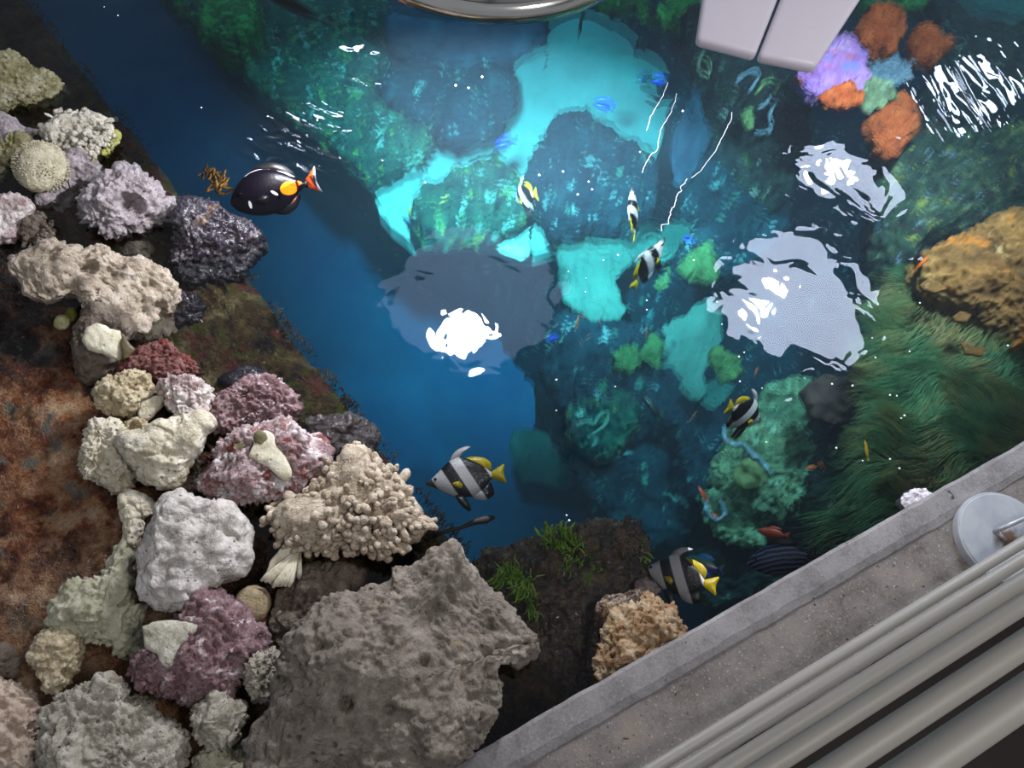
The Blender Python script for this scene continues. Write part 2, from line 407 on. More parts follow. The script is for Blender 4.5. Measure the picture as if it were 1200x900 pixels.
M['lip'] = concrete('curb_mortar', [(108,104,102),(134,130,128),(150,146,144)], [(160,157,154),(92,90,88)], 16)
M['pipe'] = plain_mat('grey_paint', (140,136,128), .5, var=.06, scale=14)
t = NT('plate_paint'); co = t.coord(); n = t.noise(co, 14, 4); c = t.ramp(n, [(.35, srgb(146,150,156)), (.6, srgb(172,174,176))])
g = t.n('ShaderNodeVectorMath', {0: co, 1: (0.006, -0.004, 0)}, operation='DISTANCE').outputs['Value']
rs = t.smooth(t.math('ADD', g, t.math('MULTIPLY', t.math('SUBTRACT', t.noise(co, 60, 5), .5), .045)), .03, .012)
c = t.mix(t.math('MULTIPLY', rs, .9), c, srgb(96,64,22)); M['plate_metal'] = t.done(c, .5, t.bump(n, .1, .003), .0, .4)
M['handle'] = plain_mat('handle_metal', (168,170,172), .35, .3)
M['floorb'] = plain_mat('walkway_floor', (52,42,36), .8, var=.3, scale=10)
M['whitebox'] = plain_mat('white_enamel', (238,230,242), .35, var=.02)
M['silver'] = plain_mat('polished_metal', (226,222,212), .18, 1.0, var=.05)
M['shade'] = plain_mat('brushed_grey', (78,72,66), .42, .8, var=.1)
M['cord'] = plain_mat('cord_black', (30,30,32), .6)
M['whitecord'] = plain_mat('white_cord', (236,234,240), .5, var=.02)  # white of the reflection lines modelled on the water
def emit(name, col, s):
    t = NT(name); e = t.n('ShaderNodeEmission', {'Color': col, 'Strength': s}); t.t.links.new(e.outputs[0], t.out.inputs[0]); return t.m
# tank
t = NT('tank_floor_paint'); co = t.coord(); n = t.noise(co, 2.2, 5, .6)
M['tank'] = t.done(t.ramp(n, [(.35, srgb(128,150,206)), (.65, srgb(158,178,220))]), .8, None, spec=.1)
# wet ledge: (s along the edge, d inland) are its own x, y
t = NT('wet_ledge'); co = t.coord(); sx = t.n('ShaderNodeSeparateXYZ', {0: co})
n1 = t.noise(co, 6.5, 7, .65, .6); n2 = t.noise(co, 34, 6, .65); n3 = t.noise(co, 150, 4, .6)
f = t.math('ADD', t.math('MULTIPLY', n1, .5), t.math('ADD', t.math('MULTIPLY', n2, .35), t.math('MULTIPLY', n3, .15)))
rust = t.ramp(f, [(.38, srgb(22,12,8)), (.44, srgb(74,36,20)), (.49, srgb(122,68,40)), (.54, srgb(158,112,76)), (.61, srgb(184,154,122))])
rust = t.mix(t.smooth(t.noise(co, 14, 4, .6), .57, .66), rust, srgb(108,106,92))
rust = t.mix(t.math('MULTIPLY', t.smooth(t.math('ADD', sx.outputs['X'], t.math('MULTIPLY', t.math('SUBTRACT', n2, .5), .5)), 1.5, 1.66), .62), rust, t.ramp(f, [(.4, srgb(96,66,42)), (.5, srgb(150,118,88)), (.6, srgb(186,162,134))]))
band = t.ramp(f, [(.38, srgb(14,10,8)), (.44, srgb(44,32,20)), (.5, srgb(84,64,38)), (.55, srgb(116,98,62)), (.63, srgb(170,156,120))])
band = t.mix(t.smooth(t.noise(co, 9, 4, .6), .54, .62), band, srgb(110,56,50))
band = t.mix(t.math('MULTIPLY', t.smooth(t.noise(co, 26, 4, .6), .55, .64), .8), band, srgb(84,92,24))
dark = t.ramp(f, [(.38, srgb(8,6,5)), (.48, srgb(26,18,12)), (.55, srgb(58,36,20)), (.63, srgb(96,62,34))])
fi = t.math('ADD', sx.outputs['Y'], t.math('MULTIPLY', t.math('SUBTRACT', n1, .5), .3))
c = t.mix(t.smooth(fi, .25, .34), band, dark)
fr = t.math('ADD', sx.outputs['X'], t.math('MULTIPLY', t.math('SUBTRACT', n1, .5), .35))
c = t.mix(t.math('MULTIPLY', t.smooth(fr, 1.10, 1.26), t.smooth(fi, .3, .4)), c, rust)
M['ledge'] = t.done(c, .3, t.bump(t.math('ADD', t.math('ADD', n2, t.math('MULTIPLY', n3, .7)), t.math('MULTIPLY', t.noise(co, 320, 3, .6), .3)), 1.0, .02), spec=.5)

# ================================================================== TANK, LEDGE, CURB, WATER
# straight inner edge of the tank wall under the rock pile
E0 = at(35, 0, -.06); E1 = at(520, 612, -.06)
su = _n(np.array([E1[0] - E0[0], E1[1] - E0[1], 0])); sn = np.array([su[1], -su[0], 0.0])     # along, inland
if np.dot(at(50, 550, 0) - E0, sn) < 0: sn = -sn
edge_len = float(np.dot(E1 - E0, su))
def ledge_pt(s, d, z): return E0 * np.array([1, 1, 0]) + su * s + sn * d + np.array([0, 0, z])
def ledge_sd(p): q = np.asarray(p) - E0; return float(np.dot(q, su)), float(np.dot(q, sn))
def ground(d):                 # height of the ledge, d metres inland of the tank's edge
    d = np.asarray(d, float)
    return np.interp(d, [0, .012, .04, .17, .30, .5, 1.6], [-.16, -.075, -.055, -.045, -.012, .008, .02])
ns, nd = 420, 260
S = np.linspace(-.6, edge_len + .42, ns)
Dv = np.concatenate([np.linspace(0, .02, 8), np.linspace(.025, .45, 130), np.linspace(.455, 1.5, nd - 138)])
sg, dg = np.meshgrid(S, Dv, indexing='ij')
P3 = np.stack([sg.ravel(), dg.ravel(), np.zeros(sg.size)], 1)
Zg = ground(dg.ravel()) + .016 * fbm(P3 * 11, 3, 4) * np.clip(dg.ravel() / .03, .2, 1) + .006 * ridged(P3 * 34, 5, 3) + .0035 * fbm(P3 * 120, 6, 3)
Xw = P3.copy(); Xw[:, 2] = Zg
Xw[:, 1] += np.where(dg.ravel() < .06, (.012 * fbm(P3 * np.array([26, 0, 0]), 8, 4)) * (1 - dg.ravel() / .06), 0)
idx = np.arange(ns * nd).reshape(ns, nd)
Fq = np.stack([idx[:-1, :-1].ravel(), idx[1:, :-1].ravel(), idx[1:, 1:].ravel(), idx[:-1, 1:].ravel()], 1)
low = Xw[idx[:, 0]].copy(); low[:, 2] = -3.0; o0 = len(Xw)
Fw = np.stack([o0 + np.arange(ns - 1), o0 + np.arange(1, ns), idx[1:, 0], idx[:-1, 0]], 1)
VL = np.concatenate([Xw, low]); FL = np.concatenate([Fq, Fw])
cr = np.cross(np.append(su[:2], 0), np.append(sn[:2], 0))[2]
if cr < 0: FL = FL[:, ::-1]
ledge = link('wall_left', mesh_np('wall_left', VL, np.ascontiguousarray(FL)), M['ledge'])
ledge.matrix_world = Matrix(((su[0], sn[0], 0, E0[0]), (su[1], sn[1], 0, E0[1]), (0, 0, 1, 0), (0, 0, 0, 1)))
tag(ledge, 'algae-stained wet tank wall with a broad rusty ledge under the rock pile', None, None, 'structure')

# concrete curb along the walkway
ZL = .10
K0 = at(530, 900, ZL); K1 = at(1200, 520, ZL)
ku = _n(np.array([K1[0] - K0[0], K1[1] - K0[1], 0])); kn = np.array([ku[1], -ku[0], 0.0])
if np.dot(EYE - K0, kn) < 0 and np.dot(at(1100, 800, 0) - K0, kn) < 0: kn = -kn
if np.dot(at(1100, 850, ZL) - K0, kn) < 0: kn = -kn
def curb_pt(s, d, z): return K0 * np.array([1, 1, 0]) + ku * s + kn * d + np.array([0, 0, z])
def extrude_profile(name, prof, s0, s1, mat, n=160, wob=.0, seed=1, parent=None):
    ss = np.linspace(s0, s1, n); V = []; m = len(prof)
    for s in ss:
        for d, z in prof: V.append(curb_pt(s, d, z))
    V = np.array(V)
    if wob:
        w = fbm(V * 18, seed, 4) * wob; V[:, 2] += w * .5; V += kn * (fbm(V * 25, seed + 3, 4) * wob)[:, None]
    Fc = []
    for i in range(n - 1):
        for j in range(m - 1): Fc.append([i * m + j, i * m + j + 1, (i + 1) * m + j + 1, (i + 1) * m + j])
    Fc.append(list(range(m))); Fc.append([(n - 1) * m + j for j in range(m)][::-1])
    me = mesh_np(name, V, Fc, smooth=False); bm = bmesh.new(); bm.from_mesh(me); bmesh.ops.recalc_face_normals(bm, faces=bm.faces[:]); bm.to_mesh(me); bm.free()
    return link(name, me, mat, parent)
lipw = float(np.dot(at(1000, 678.5, .088) - K0, kn)); print('lip width', lipw)
curb = extrude_profile('wall_front', [(.006, -3), (.006, .07), (.012, .082), (.03, .086), (.10, .086), (.15, .085), (.19, .084), (.195, .078), (.195, -.7)], -1.2, 2.6, M['conc'], 200, .0010, 4)
tag(curb, 'speckled concrete curb between the tank and the walkway railing', None, None, 'structure')
lip = extrude_profile('trim_1', [(-.004, .05), (-.004, .088), (.002, .093), (lipw - .02, .093), (lipw - .006, .089), (lipw, .084), (lipw, .05)], -1.2, 2.6, M['lip'], 260, .0016, 9)
tag(lip, 'pale grey mortar strip along the water edge of the concrete curb', None, None, 'structure')
wf = link('ground', mesh_np('ground', [curb_pt(-2, .18, -.55), curb_pt(3.5, .18, -.55), curb_pt(3.5, 2.2, -.55), curb_pt(-2, 2.2, -.55)], [[0, 1, 2, 3]]), M['floorb'])
tag(wf, 'dark brown walkway floor behind the railing', None, None, 'structure')
tf = link('floor', mesh_np('floor', [(-6, -3, -2.6), (7, -3, -2.6), (7, 7, -2.6), (-6, 7, -2.6)], [[0, 1, 2, 3]]), M['tank'])
tag(tf, 'deep blue floor of the tank', None, None, 'structure')
# ================================================================== STONES AND CORAL RUBBLE ON THE LEDGE
def half_px(poly):
    c, R = radial(poly); return c, np.sort(R)[: len(R) // 2].mean()
def rest_z(poly, thick, lift=0.0, sink=.55):
    c, h = half_px(poly); z = 0.0
    for _ in range(3):
        p = at(c[0], c[1], z); s, d = ledge_sd(p)
        z = float(ground(max(d, .02))) + thick * h * px_m(p) * sink + lift
    return z
def rock(name, label, cat, poly, mat, kind='rough', lift=0.0, thick=.8, level=5, group=None, pits=(), scale=1.0, flat=.62, sink=.55):
    z = rest_z(poly, thick, lift, sink)
    o, C, tz = lump(name, poly, z, kind, thick, M[mat], level, pits=pits, scale=scale, flat=flat)
    tag(o, label, cat, group); return o, C, tz
GP = 'coral rubble and stones piled on the wet ledge'
ROCKS = [
 # name, label, category, outline, material, relief, lift, thick, level
 ('coral_rock','moss-grey knobbed rock at the frame edge, uppermost of the whole pile','rock',[(-26,66),(0,62),(17,65),(37,82),(60,88),(80,107),(73,117),(58,123),(48,128),(30,134),(13,137),(-26,136)],'mossgrey','crust',.02,.8,6),
 ('coral_rock','smooth pale lilac stone lying just under the moss-grey rock','rock',[(-20,140),(0,136),(16,141),(24,150),(40,153),(46,160),(30,166),(10,172),(-20,170)],'greyp','smooth',.02,.7,5),
 ('coral_rock','dim olive-brown stone tucked behind the round bristly coral','rock',[(-16,172),(10,168),(30,162),(36,172),(24,185),(18,205),(10,220),(-16,224)],'mossgrey','rough',-.01,.6,5),
 ('coral_rock','grey rock filling the gap between bristly coral and hollow rock','rock',[(74,184),(92,178),(112,192),(120,204),(104,216),(97,232),(96,250),(88,262),(68,266),(52,250),(40,238),(62,222),(78,206)],'greyp','rough',-.005,.7,5),
 ('coral_rock','pink-white nodular rock below the round bristly coral','rock',[(-18,234),(6,228),(22,232),(36,240),(40,256),(34,272),(20,284),(-18,284)],'pinkw','knobby',.0,.75,5),
 ('coral_rock','grey-white rock with a dark hollow through its middle','rock',[(97,227),(113,207),(130,200),(140,195),(160,197),(172,208),(186,216),(193,230),(204,240),(206,252),(196,262),(176,272),(158,281),(140,284),(123,277),(103,264),(95,247)],'greyp','rough',.03,.75,6),
 ('coral_rock','small beige stone wedged under the hollow grey-white rock','rock',[(136,290),(150,282),(172,283),(182,290),(181,303),(166,309),(146,304)],'arch','rough',0,.7,4),
 ('coral_rock','large beige arched rock with a pink left end above the scallop-topped stone','rock',[(4,306),(14,292),(40,286),(62,279),(78,288),(100,291),(120,290),(140,303),(175,308),(190,316),(204,334),(211,352),(213,366),(208,385),(200,405),(186,414),(172,404),(150,398),(132,380),(118,366),(96,352),(74,352),(60,356),(40,354),(22,338),(10,324)],'arch','pitted',.05,.6,6),
 ('coral_rock','round smooth grey-olive stone with a cream shell on top','rock',[(82,384),(90,366),(104,356),(124,352),(140,360),(150,376),(152,398),(146,418),(132,434),(114,444),(98,442),(86,424),(80,404)],'brown','smooth',.0,.8,5),
 ('coral_rock','brick-red crusted rock squeezed between scallop-topped stone and tan rock','rock',[(140,428),(158,414),(180,406),(196,404),(216,408),(232,422),(240,440),(226,450),(200,452),(178,450),(156,446),(142,444)],'red','crust',.015,.8,5),
 ('coral_rock','pink rock with a feathery white patch facing the camera','rock',[(187,444),(205,436),(224,436),(240,443),(250,460),(253,476),(247,488),(232,496),(212,497),(198,490),(191,472)],'pinkw','rough',.04,.8,5),
 ('coral_rock','small tan pocked rock left of the feathery white patch','rock',[(113,457),(124,447),(133,446),(146,436),(166,432),(178,440),(186,452),(190,462),(177,467),(166,478),(158,486),(140,484),(126,480),(117,470)],'tan','pitted',.05,.75,5),
 ('coral_rock','small cream pebble with one dark hole below the pocked tan rock','rock',[(160,482),(166,471),(180,464),(192,463),(193,472),(184,484),(172,494),(162,492)],'cream','pebble',.05,.7,4),
 ('coral_rock','crumbly cream coral lump full of holes, left half of the cream pair','rock',[(91,542),(96,522),(102,506),(104,492),(112,488),(122,496),(134,496),(142,506),(150,512),(156,530),(164,545),(166,558),(156,566),(148,578),(136,576),(126,572),(108,566),(96,562)],'cream','pitted',.03,.75,6),
 ('coral_rock','smooth branching cream coral lump, right half of the cream pair','rock',[(142,512),(156,510),(174,516),(178,504),(196,498),(216,495),(236,490),(243,493),(241,510),(234,528),(222,548),(206,566),(190,570),(172,564),(162,548),(150,534)],'cream','smooth',.06,.7,6),
 ('coral_rock','little ring-shaped cream coral fragment behind the cream pair','rock',[(140,506),(145,494),(156,487),(168,490),(175,500),(173,512),(160,514),(148,512)],'tan','knobby',.05,.7,4),
 ('coral_rock','dark purple crusted rock at the waterline, above the rock with the shells','rock',[(243,484),(252,470),(262,458),(274,450),(286,443),(302,441),(318,443),(334,452),(346,466),(351,482),(344,496),(326,500),(306,498),(286,504),(262,512),(246,504)],'purple','crust',.02,.8,6),
 ('coral_rock','broad pink-white crusted rock with a tongue-shaped shell lying on it','rock',[(236,578),(232,562),(242,548),(252,534),(256,518),(270,506),(290,498),(312,492),(332,494),(352,500),(370,513),(386,528),(388,542),(376,560),(362,570),(346,574),(328,582),(306,590),(280,594),(256,592)],'purplew','crust',.03,.75,6),
 ('coral_rock','half-drowned smooth purple stone at the waterline beside knobbly branch coral','rock',[(352,494),(372,486),(396,486),(416,490),(432,502),(442,518),(444,534),(430,540),(406,540),(384,536),(366,520)],'wetpurp','smooth',-.01,.6,5),
 ('coral_rock','big chalk-white angular rock in the middle of the pile','rock',[(157,668),(160,644),(172,620),(186,598),(198,584),(212,582),(228,590),(248,596),(268,596),(284,606),(294,622),(293,652),(284,672),(266,676),(250,684),(236,694),(220,708),(200,717),(178,716),(162,700)],'white','smooth',.06,.7,6),
 ('coral_rock','cream forked coral finger standing behind the chalk-white rock','rock',[(138,578),(154,572),(168,580),(182,592),(183,603),(170,606),(170,618),(160,640),(154,652),(144,650),(146,628),(142,604)],'cream','smooth',.03,.7,5),
 ('coral_rock','pale greenish flat rock at the edge of the rust-brown ledge','rock',[(58,730),(70,704),(74,688),(96,684),(117,673),(132,648),(148,634),(158,650),(156,686),(146,706),(158,720),(167,742),(165,764),(145,773),(130,762),(107,754),(83,740)],'greenwh','rough',.02,.55,6),
 ('coral_rock','rough dark pink crusted rock under the wedge-shaped shell','rock',[(147,788),(160,770),(186,744),(208,720),(236,698),(257,692),(277,708),(290,730),(307,742),(308,762),(292,776),(288,800),(270,814),(244,820),(218,828),(192,820),(166,804)],'purple','crust',.02,.75,6),
 ('coral_rock','twisted tan coral piece with a hole, beside the dark pocket','rock',[(33,768),(44,752),(52,740),(74,737),(88,742),(94,760),(92,786),(84,804),(66,814),(53,814),(46,790)],'tan','knobby',.03,.75,5),
 ('coral_rock','large pale pitted rock cut off by the bottom of the photo','rock',[(48,852),(58,830),(70,812),(92,800),(112,790),(130,787),(148,797),(153,816),(174,820),(190,834),(216,846),(228,862),(229,890),(216,915),(60,918),(42,884)],'pit','pitted',.03,.75,6),
 ('coral_rock','pink-beige rock in the bottom corner beside the pitted rock','rock',[(-24,786),(0,790),(22,793),(40,804),(52,820),(52,838),(44,866),(40,914),(-24,916)],'pinkish','pitted',.01,.75,5),
 ('coral_rock','small brown stone at the frame edge above the pink-beige rock','rock',[(-16,756),(8,758),(18,774),(16,790),(2,794),(-16,792)],'brown','rough',.0,.75,4),
 ('coral_rock','round pale pitted nodule leaning on the huge grey boulder','rock',[(288,786),(295,770),(306,762),(320,757),(334,764),(344,782),(344,800),(332,814),(314,824),(300,820),(291,806)],'pit','crust',.04,.9,5),
 ('coral_rock','pale lumpy nodule right of the large pitted rock','rock',[(222,836),(234,820),(248,814),(262,824),(284,828),(286,848),(272,866),(250,874),(232,864)],'pit','rough',.03,.85,5),
 ('coral_rock','greenish-based pale nodule at the very bottom edge','rock',[(226,888),(238,874),(262,872),(282,872),(293,890),(292,912),(236,914)],'greenwh','rough',.01,.85,5),
 ('coral_rock','flat dull brown rock behind the huge grey boulder','rock',[(314,720),(322,696),(342,672),(364,662),(392,662),(424,674),(420,692),(392,706),(368,722),(360,748),(344,764),(324,758)],'brown','smooth',.0,.55,5),
]
for r in ROCKS:
    nm, lb, ct, poly, mt, kd, lf, th, lv = r
    pits = ()
    if 'dark hollow through' in lb: pits = ((158, 242, 15, .035), (146, 236, 10, .02))
    if 'arched rock' in lb: pits = ((104, 312, 10, .02), (84, 345, 12, .02), (190, 362, 8, .018))
    if 'left half of the cream' in lb: pits = ((102, 545, 6, .015), (126, 555, 5, .014))
    if 'with a hole, beside' in lb: pits = ((80, 790, 8, .02),)
    if 'ring-shaped' in lb: pits = ((156, 501, 8, .02),)
    rock(nm, lb, ct, poly, mt, kd, lf, th, max(lv, 5 if lv < 5 else 6), GP, pits)
# small round pebbles
def ball(name, label, cat, px, py, r, mat, z=None, lift=0, ry=None, kind='pebble', level=4, group=None, thick=.9):
    ry = ry or r
    poly = [(px + r * math.cos(a), py + ry * math.sin(a)) for a in np.linspace(0, 2 * math.pi, 14)[:-1]]
    if z is None: z = rest_z(poly, thick, lift)
    o, C, tz = lump(name, poly, z, kind, thick, M[mat], level)
    return tag(o, label, cat, group), C
ball('pebble','round yellowish-white pebble in the dark wet hollow','pebble',73,378,10,'yelpeb',lift=.012)
ball('pebble','mossy green pebble touching the yellowish-white pebble','pebble',84,369,9,'mosspeb',lift=.005)
ball('pebble','round tan-brown pebble between fan coral and dull brown rock','pebble',297,707,21,'pebble',lift=.01)
ball('pebble','tiny pale pebble beside the tan-brown pebble','pebble',325,720,8,'pit',lift=.01)
ball('pebble','tiny white pebble on the knobby white coral side','pebble',136,140,3,'shell',lift=.02)

# huge boulder and stones by the water, bottom middle
rock('boulder','huge rough grey boulder beside the concrete curb, biggest stone in view','boulder',[(296,880),(306,848),(330,816),(344,800),(350,772),(352,748),(366,722),(392,702),(424,690),(450,676),(458,664),(476,664),(500,646),(522,632),(542,634),(560,658),(572,680),(594,692),(612,716),(628,738),(635,752),(622,776),(604,784),(592,808),(592,834),(574,862),(552,890),(530,920),(450,930),(300,925)],'boulder','boulder',.02,.62,7,pits=((403,826,9,.03),(456,832,7,.016),(600,795,10,.025),(497,775,7,.02)),flat=.55)
rock('wet_rock','dark wet purple rock at the waterline touching the black fish','rock',[(198,300),(204,272),(202,250),(208,232),(226,232),(250,243),(272,250),(290,258),(304,274),(308,290),(294,308),(284,322),(262,334),(240,350),(222,352),(206,330)],'wetdark','crust',.0,.6,6)
rock('wet_rock','black wet lump in the water below the big purple wet rock','rock',[(206,342),(222,348),(236,356),(239,374),(236,386),(222,396),(208,392),(202,366)],'wetdark','crust',-.01,.7,5)
rock('wet_rock','black wet film-covered stone behind the dark purple crusted rock','rock',[(256,448),(276,436),(298,430),(320,440),(340,456),(352,470),(360,480),(346,490),(310,470),(280,460)],'wetdark','smooth',-.015,.5,5)
def shore(name, label, cat, poly, mat, z, kind='rough', thick=.6, level=6, scale=1.0):
    o, C, tz = lump(name, poly, z, kind, thick, M[mat], level, scale=scale); tag(o, label, cat); return o, C, tz
shore('algae_rock','broad drowned dark rock with bright green weed between boulder and tan stone','rock',[(556,664),(572,650),(600,642),(640,628),(690,616),(738,610),(752,624),(760,650),(764,690),(776,730),(770,770),(740,800),(690,850),(630,880),(580,880),(560,800),(570,720)],'wetblk',-.15,'rough',.55,7)
shore('wet_rock','black weedy wet stone against the orange-tan rock','rock',[(686,780),(690,740),(694,712),(706,696),(728,692),(750,690),(752,706),(730,720),(724,760),(722,800),(704,806)],'wetblk',-.015,'crust',.6,5)
shore('coral_rock','orange-tan grainy rock half behind the concrete curb','rock',[(702,800),(702,766),(710,738),(722,712),(746,699),(768,700),(790,712),(808,730),(812,752),(780,790),(740,815)],'orangec',.0,'crust',.7,6)
shore('coral_rock','small mauve stone under water between green weed and the tan rock','rock',[(744,684),(752,676),(766,678),(772,690),(764,702),(750,700)],'pinkw',-.03,'rough',.7,4)
shore('coral_rock','white barnacle-crusted stone at the water edge of the curb','rock',[(1052,590),(1058,578),(1068,574),(1080,573),(1092,576),(1098,582),(1086,596),(1066,600)],'barn',.0,'knobby',.8,5)

# ---- coral skeletons built of many knobs
def knobs(poly, z0, n, rng, r0, r1, l0, l1, mat_name, base_thick=.6, tip=1.05, seg=9, spread=1.0, bumpy=.12, rings=6):
    c, R = radial(poly); parts = []; C = at(c[0], c[1], z0)
    for _ in range(n):
        a = rng.uniform(0, 2 * math.pi); q = math.sqrt(rng.uniform(0, 1))
        rr = R[int(a / (2 * math.pi) * len(R)) % len(R)] * q * .93
        x, y = c[0] + rr * math.cos(a), c[1] + rr * math.sin(a)
        half = np.sort(R)[:len(R) // 2].mean() * px_m(C)
        h = base_thick * half * math.sqrt(max(0, 1 - q * q)) * .85
        p = at(x, y, z0); view = -_n(ray(x, y)); p = p + view * h
        out = (p - C); out = out - view * np.dot(out, view); o = out / max(half, 1e-6)
        d = _n(view * (1.1 - .6 * q) + o * spread + rng.normal(0, .28, 3))
        r = rng.uniform(r0, r1); l = rng.uniform(l0, l1)
        d2 = _n(d + rng.normal(0, .35, 3)); b = p - d * l * .5
        pts = [b]; rad = [r * 1.1]
        for k in range(1, rings):
            f = k / (rings - 1); dd = _n(d * (1 - f) + d2 * f); pts.append(pts[-1] + dd * l / (rings - 1) * 1.2); rad.append(r * (1 - .12 * f + tip * .1 * f) * (1 + rng.normal(0, bumpy)))
        end = _n(pts[-1] - pts[-2]); pts.append(pts[-1] + end * r * .55); rad.append(r * .78); pts.append(pts[-1] + end * r * .22); rad.append(r * .3)
        parts.append(tube(pts, rad, seg, True))
    return parts, C
def knob_coral(name, label, poly, mat, n, r, l, lift, group=None, base='knobby', bt=.7, seed=1, spread=1.0, extra_mat=None):
    z = rest_z(poly, bt, lift); rng = np.random.default_rng(seed)
    shrunk = None
    o, C, tz = lump(name, [tuple(np.array(radial(poly)[0]) + (np.array(p) - radial(poly)[0]) * .9) for p in poly], z, base, bt, M[mat], 5)
    parts, Ck = knobs(poly, z, n, rng, r[0], r[1], l[0], l[1], mat, bt, spread=spread)
    V, Fc = join(parts); V = V + .0022 * fbm(V * 220, 3, 3)[:, None] * _n(np.ones(3))
    me0 = o.data; V0 = np.empty(len(me0.vertices) * 3, np.float32); me0.vertices.foreach_get('co', V0); V0 = V0.reshape(-1, 3)
    F0 = [list(p.vertices) for p in me0.polygons]
    VV, FF = join([(V0, F0), (V - C, Fc)])
    o.data = mesh_np(name, VV, FF); o.data.materials.append(M[mat])
    return tag(o, label, 'coral', group), C
knob_coral('branch_coral','wide mass of short knobbly beige coral fingers at the water edge',[(300,606),(312,592),(334,580),(356,582),(372,566),(378,548),(398,536),(410,516),(424,516),(444,534),(462,546),(478,562),(492,584),(506,602),(509,620),(498,640),(476,650),(452,656),(430,650),(404,642),(384,652),(350,648),(318,636)],'finger',330,(.0045,.009),(.014,.032),.04,GP,seed=3,bt=.7)
knob_coral('branch_coral','white cauliflower-like coral skeleton with yellow-green tips on one side',[(36,150),(56,134),(70,126),(84,132),(100,127),(116,132),(128,138),(137,150),(135,164),(124,174),(112,186),(98,184),(84,176),(66,172),(48,164)],'knobw',190,(.003,.0065),(.008,.018),.045,GP,seed=5,bt=.7)
knob_coral('branch_coral','small tuft of yellow-green coral tips beside the white cauliflower coral',[(116,160),(126,152),(136,150),(142,158),(138,170),(128,176),(118,190),(108,194),(104,186),(114,174)],'yelgrn',46,(.003,.005),(.006,.014),.045,GP,seed=6,bt=.5)
knob_coral('branch_coral','small nodular tan coral below the pink-white nodular rock',[(30,256),(46,248),(60,258),(72,270),(66,284),(50,292),(34,290),(18,286),(22,270)],'brown',60,(.003,.006),(.008,.016),.0,GP,seed=8,bt=.6)
# round bristly coral
def bristle():
    cx, cy, r = 49, 196, 31; poly = [(cx + r * math.cos(a), cy + r * .93 * math.sin(a)) for a in np.linspace(0, 2 * math.pi, 20)[:-1]]
    z = rest_z(poly, .8, .045); o, C, tz = lump('bristle_coral', poly, z, 'pebble', .8, M['bristle'], 5)
    V, T = ico(4); rng = np.random.default_rng(2); R0 = r * px_m(C) * .93; view = -_n(ray(cx, cy)); parts = []
    k = 420
    for i in range(k):
        zz = 1 - (i + .5) / k * 1.35; a = i * 2.399963; q = math.sqrt(max(0, 1 - zz * zz))
        u, v, w = frame_of(view); d = _n(u * q * math.cos(a) + v * q * math.sin(a) + w * zz)
        p = C + d * R0 * np.array([1, 1, 1]) * (.9 if zz > .5 else .93) - view * (R0 - tz) * max(zz, 0) * .9
        l = R0 * rng.uniform(.10, .17); rr = R0 * rng.uniform(.03, .042); d = _n(d + rng.normal(0, .12, 3))
        parts.append(tube([p - d * l * .5, p + d * l * .4, p + d * l * .9, p + d * l * 1.02], [rr, rr * .95, rr * .75, rr * .3], 6))
    V, Fc = join(parts); me0 = o.data; V0 = np.empty(len(me0.vertices) * 3, np.float32); me0.vertices.foreach_get('co', V0); V0 = V0.reshape(-1, 3)
    VV, FF = join([(V0, [list(p.vertices) for p in me0.polygons]), (V - C, Fc)])
    o.data = mesh_np('bristle_coral', VV, FF); o.data.materials.append(M['bristle'])
    tag(o, 'round cream coral covered all over in short bristles', 'coral', GP)
bristle()
# shells and fragments lying on stones
def chip(name, label, cat, poly, mat, base_poly=None, z=0.0, kind='pebble', thick=.5, level=4, group=None, scale=1.0):
    o, C, tz = lump(name, poly, z, kind, thick, M[mat], level, scale=scale); return tag(o, label, cat, group), C
zs = rest_z(ROCKS[17][3], .75, .03)
chip('shell','tongue-shaped cream shell lying on the pink-white crusted rock','shell',[(290,536),(296,520),(300,508),(312,503),(321,508),(326,522),(334,538),(342,552),(341,562),(334,564),(324,556),(316,548),(304,543)],'shell',z=zs+.060,thick=.35)
chip('sea_snail','round flat olive snail on top of the tongue-shaped shell','snail',[(296,514),(299,507),(306,504),(313,508),(315,515),(312,521),(305,523),(299,520)],'snail',z=zs+.076,thick=.6)
chip('sea_snail','small olive snail beside a white chip on the pink-white rock','snail',[(273,522),(279,517),(286,518),(288,523),(282,527),(275,527)],'snail',z=zs+.066,thick=.6)
chip('shell','tiny white shell chip touching the small olive snail','shell',[(269,516),(273,508),(280,508),(284,513),(279,518),(273,522)],'shell',z=zs+.062,thick=.5)
zw = rest_z(ROCKS[22][3], .75, .02)
w, Cw = chip('shell','wedge-shaped ribbed grey-white shell on the rough dark pink rock','shell',[(165,734),(178,729),(200,727),(229,730),(234,736),(224,746),(212,754),(204,768),(197,784),(190,778),(184,766),(170,758)],'shellg',z=zw+.075,thick=.3,kind='pebble',level=5)
zc = rest_z(ROCKS[8][3], .8, 0)
chip('shell','cream scallop-like shell with a tooth-shaped edge on the round grey-olive stone','shell',[(96,398),(102,384),(114,378),(128,386),(142,388),(144,402),(142,424),(132,420),(120,414),(104,410)],'shell',z=zc+.062,thick=.4,kind='pebble',level=5)
chip('shell','brown inner shell cup tucked beside the tooth-edged cream shell','shell',[(141,402),(144,393),(152,402),(158,410),(152,418),(144,424)],'shellin',z=zc+.05,thick=.6)
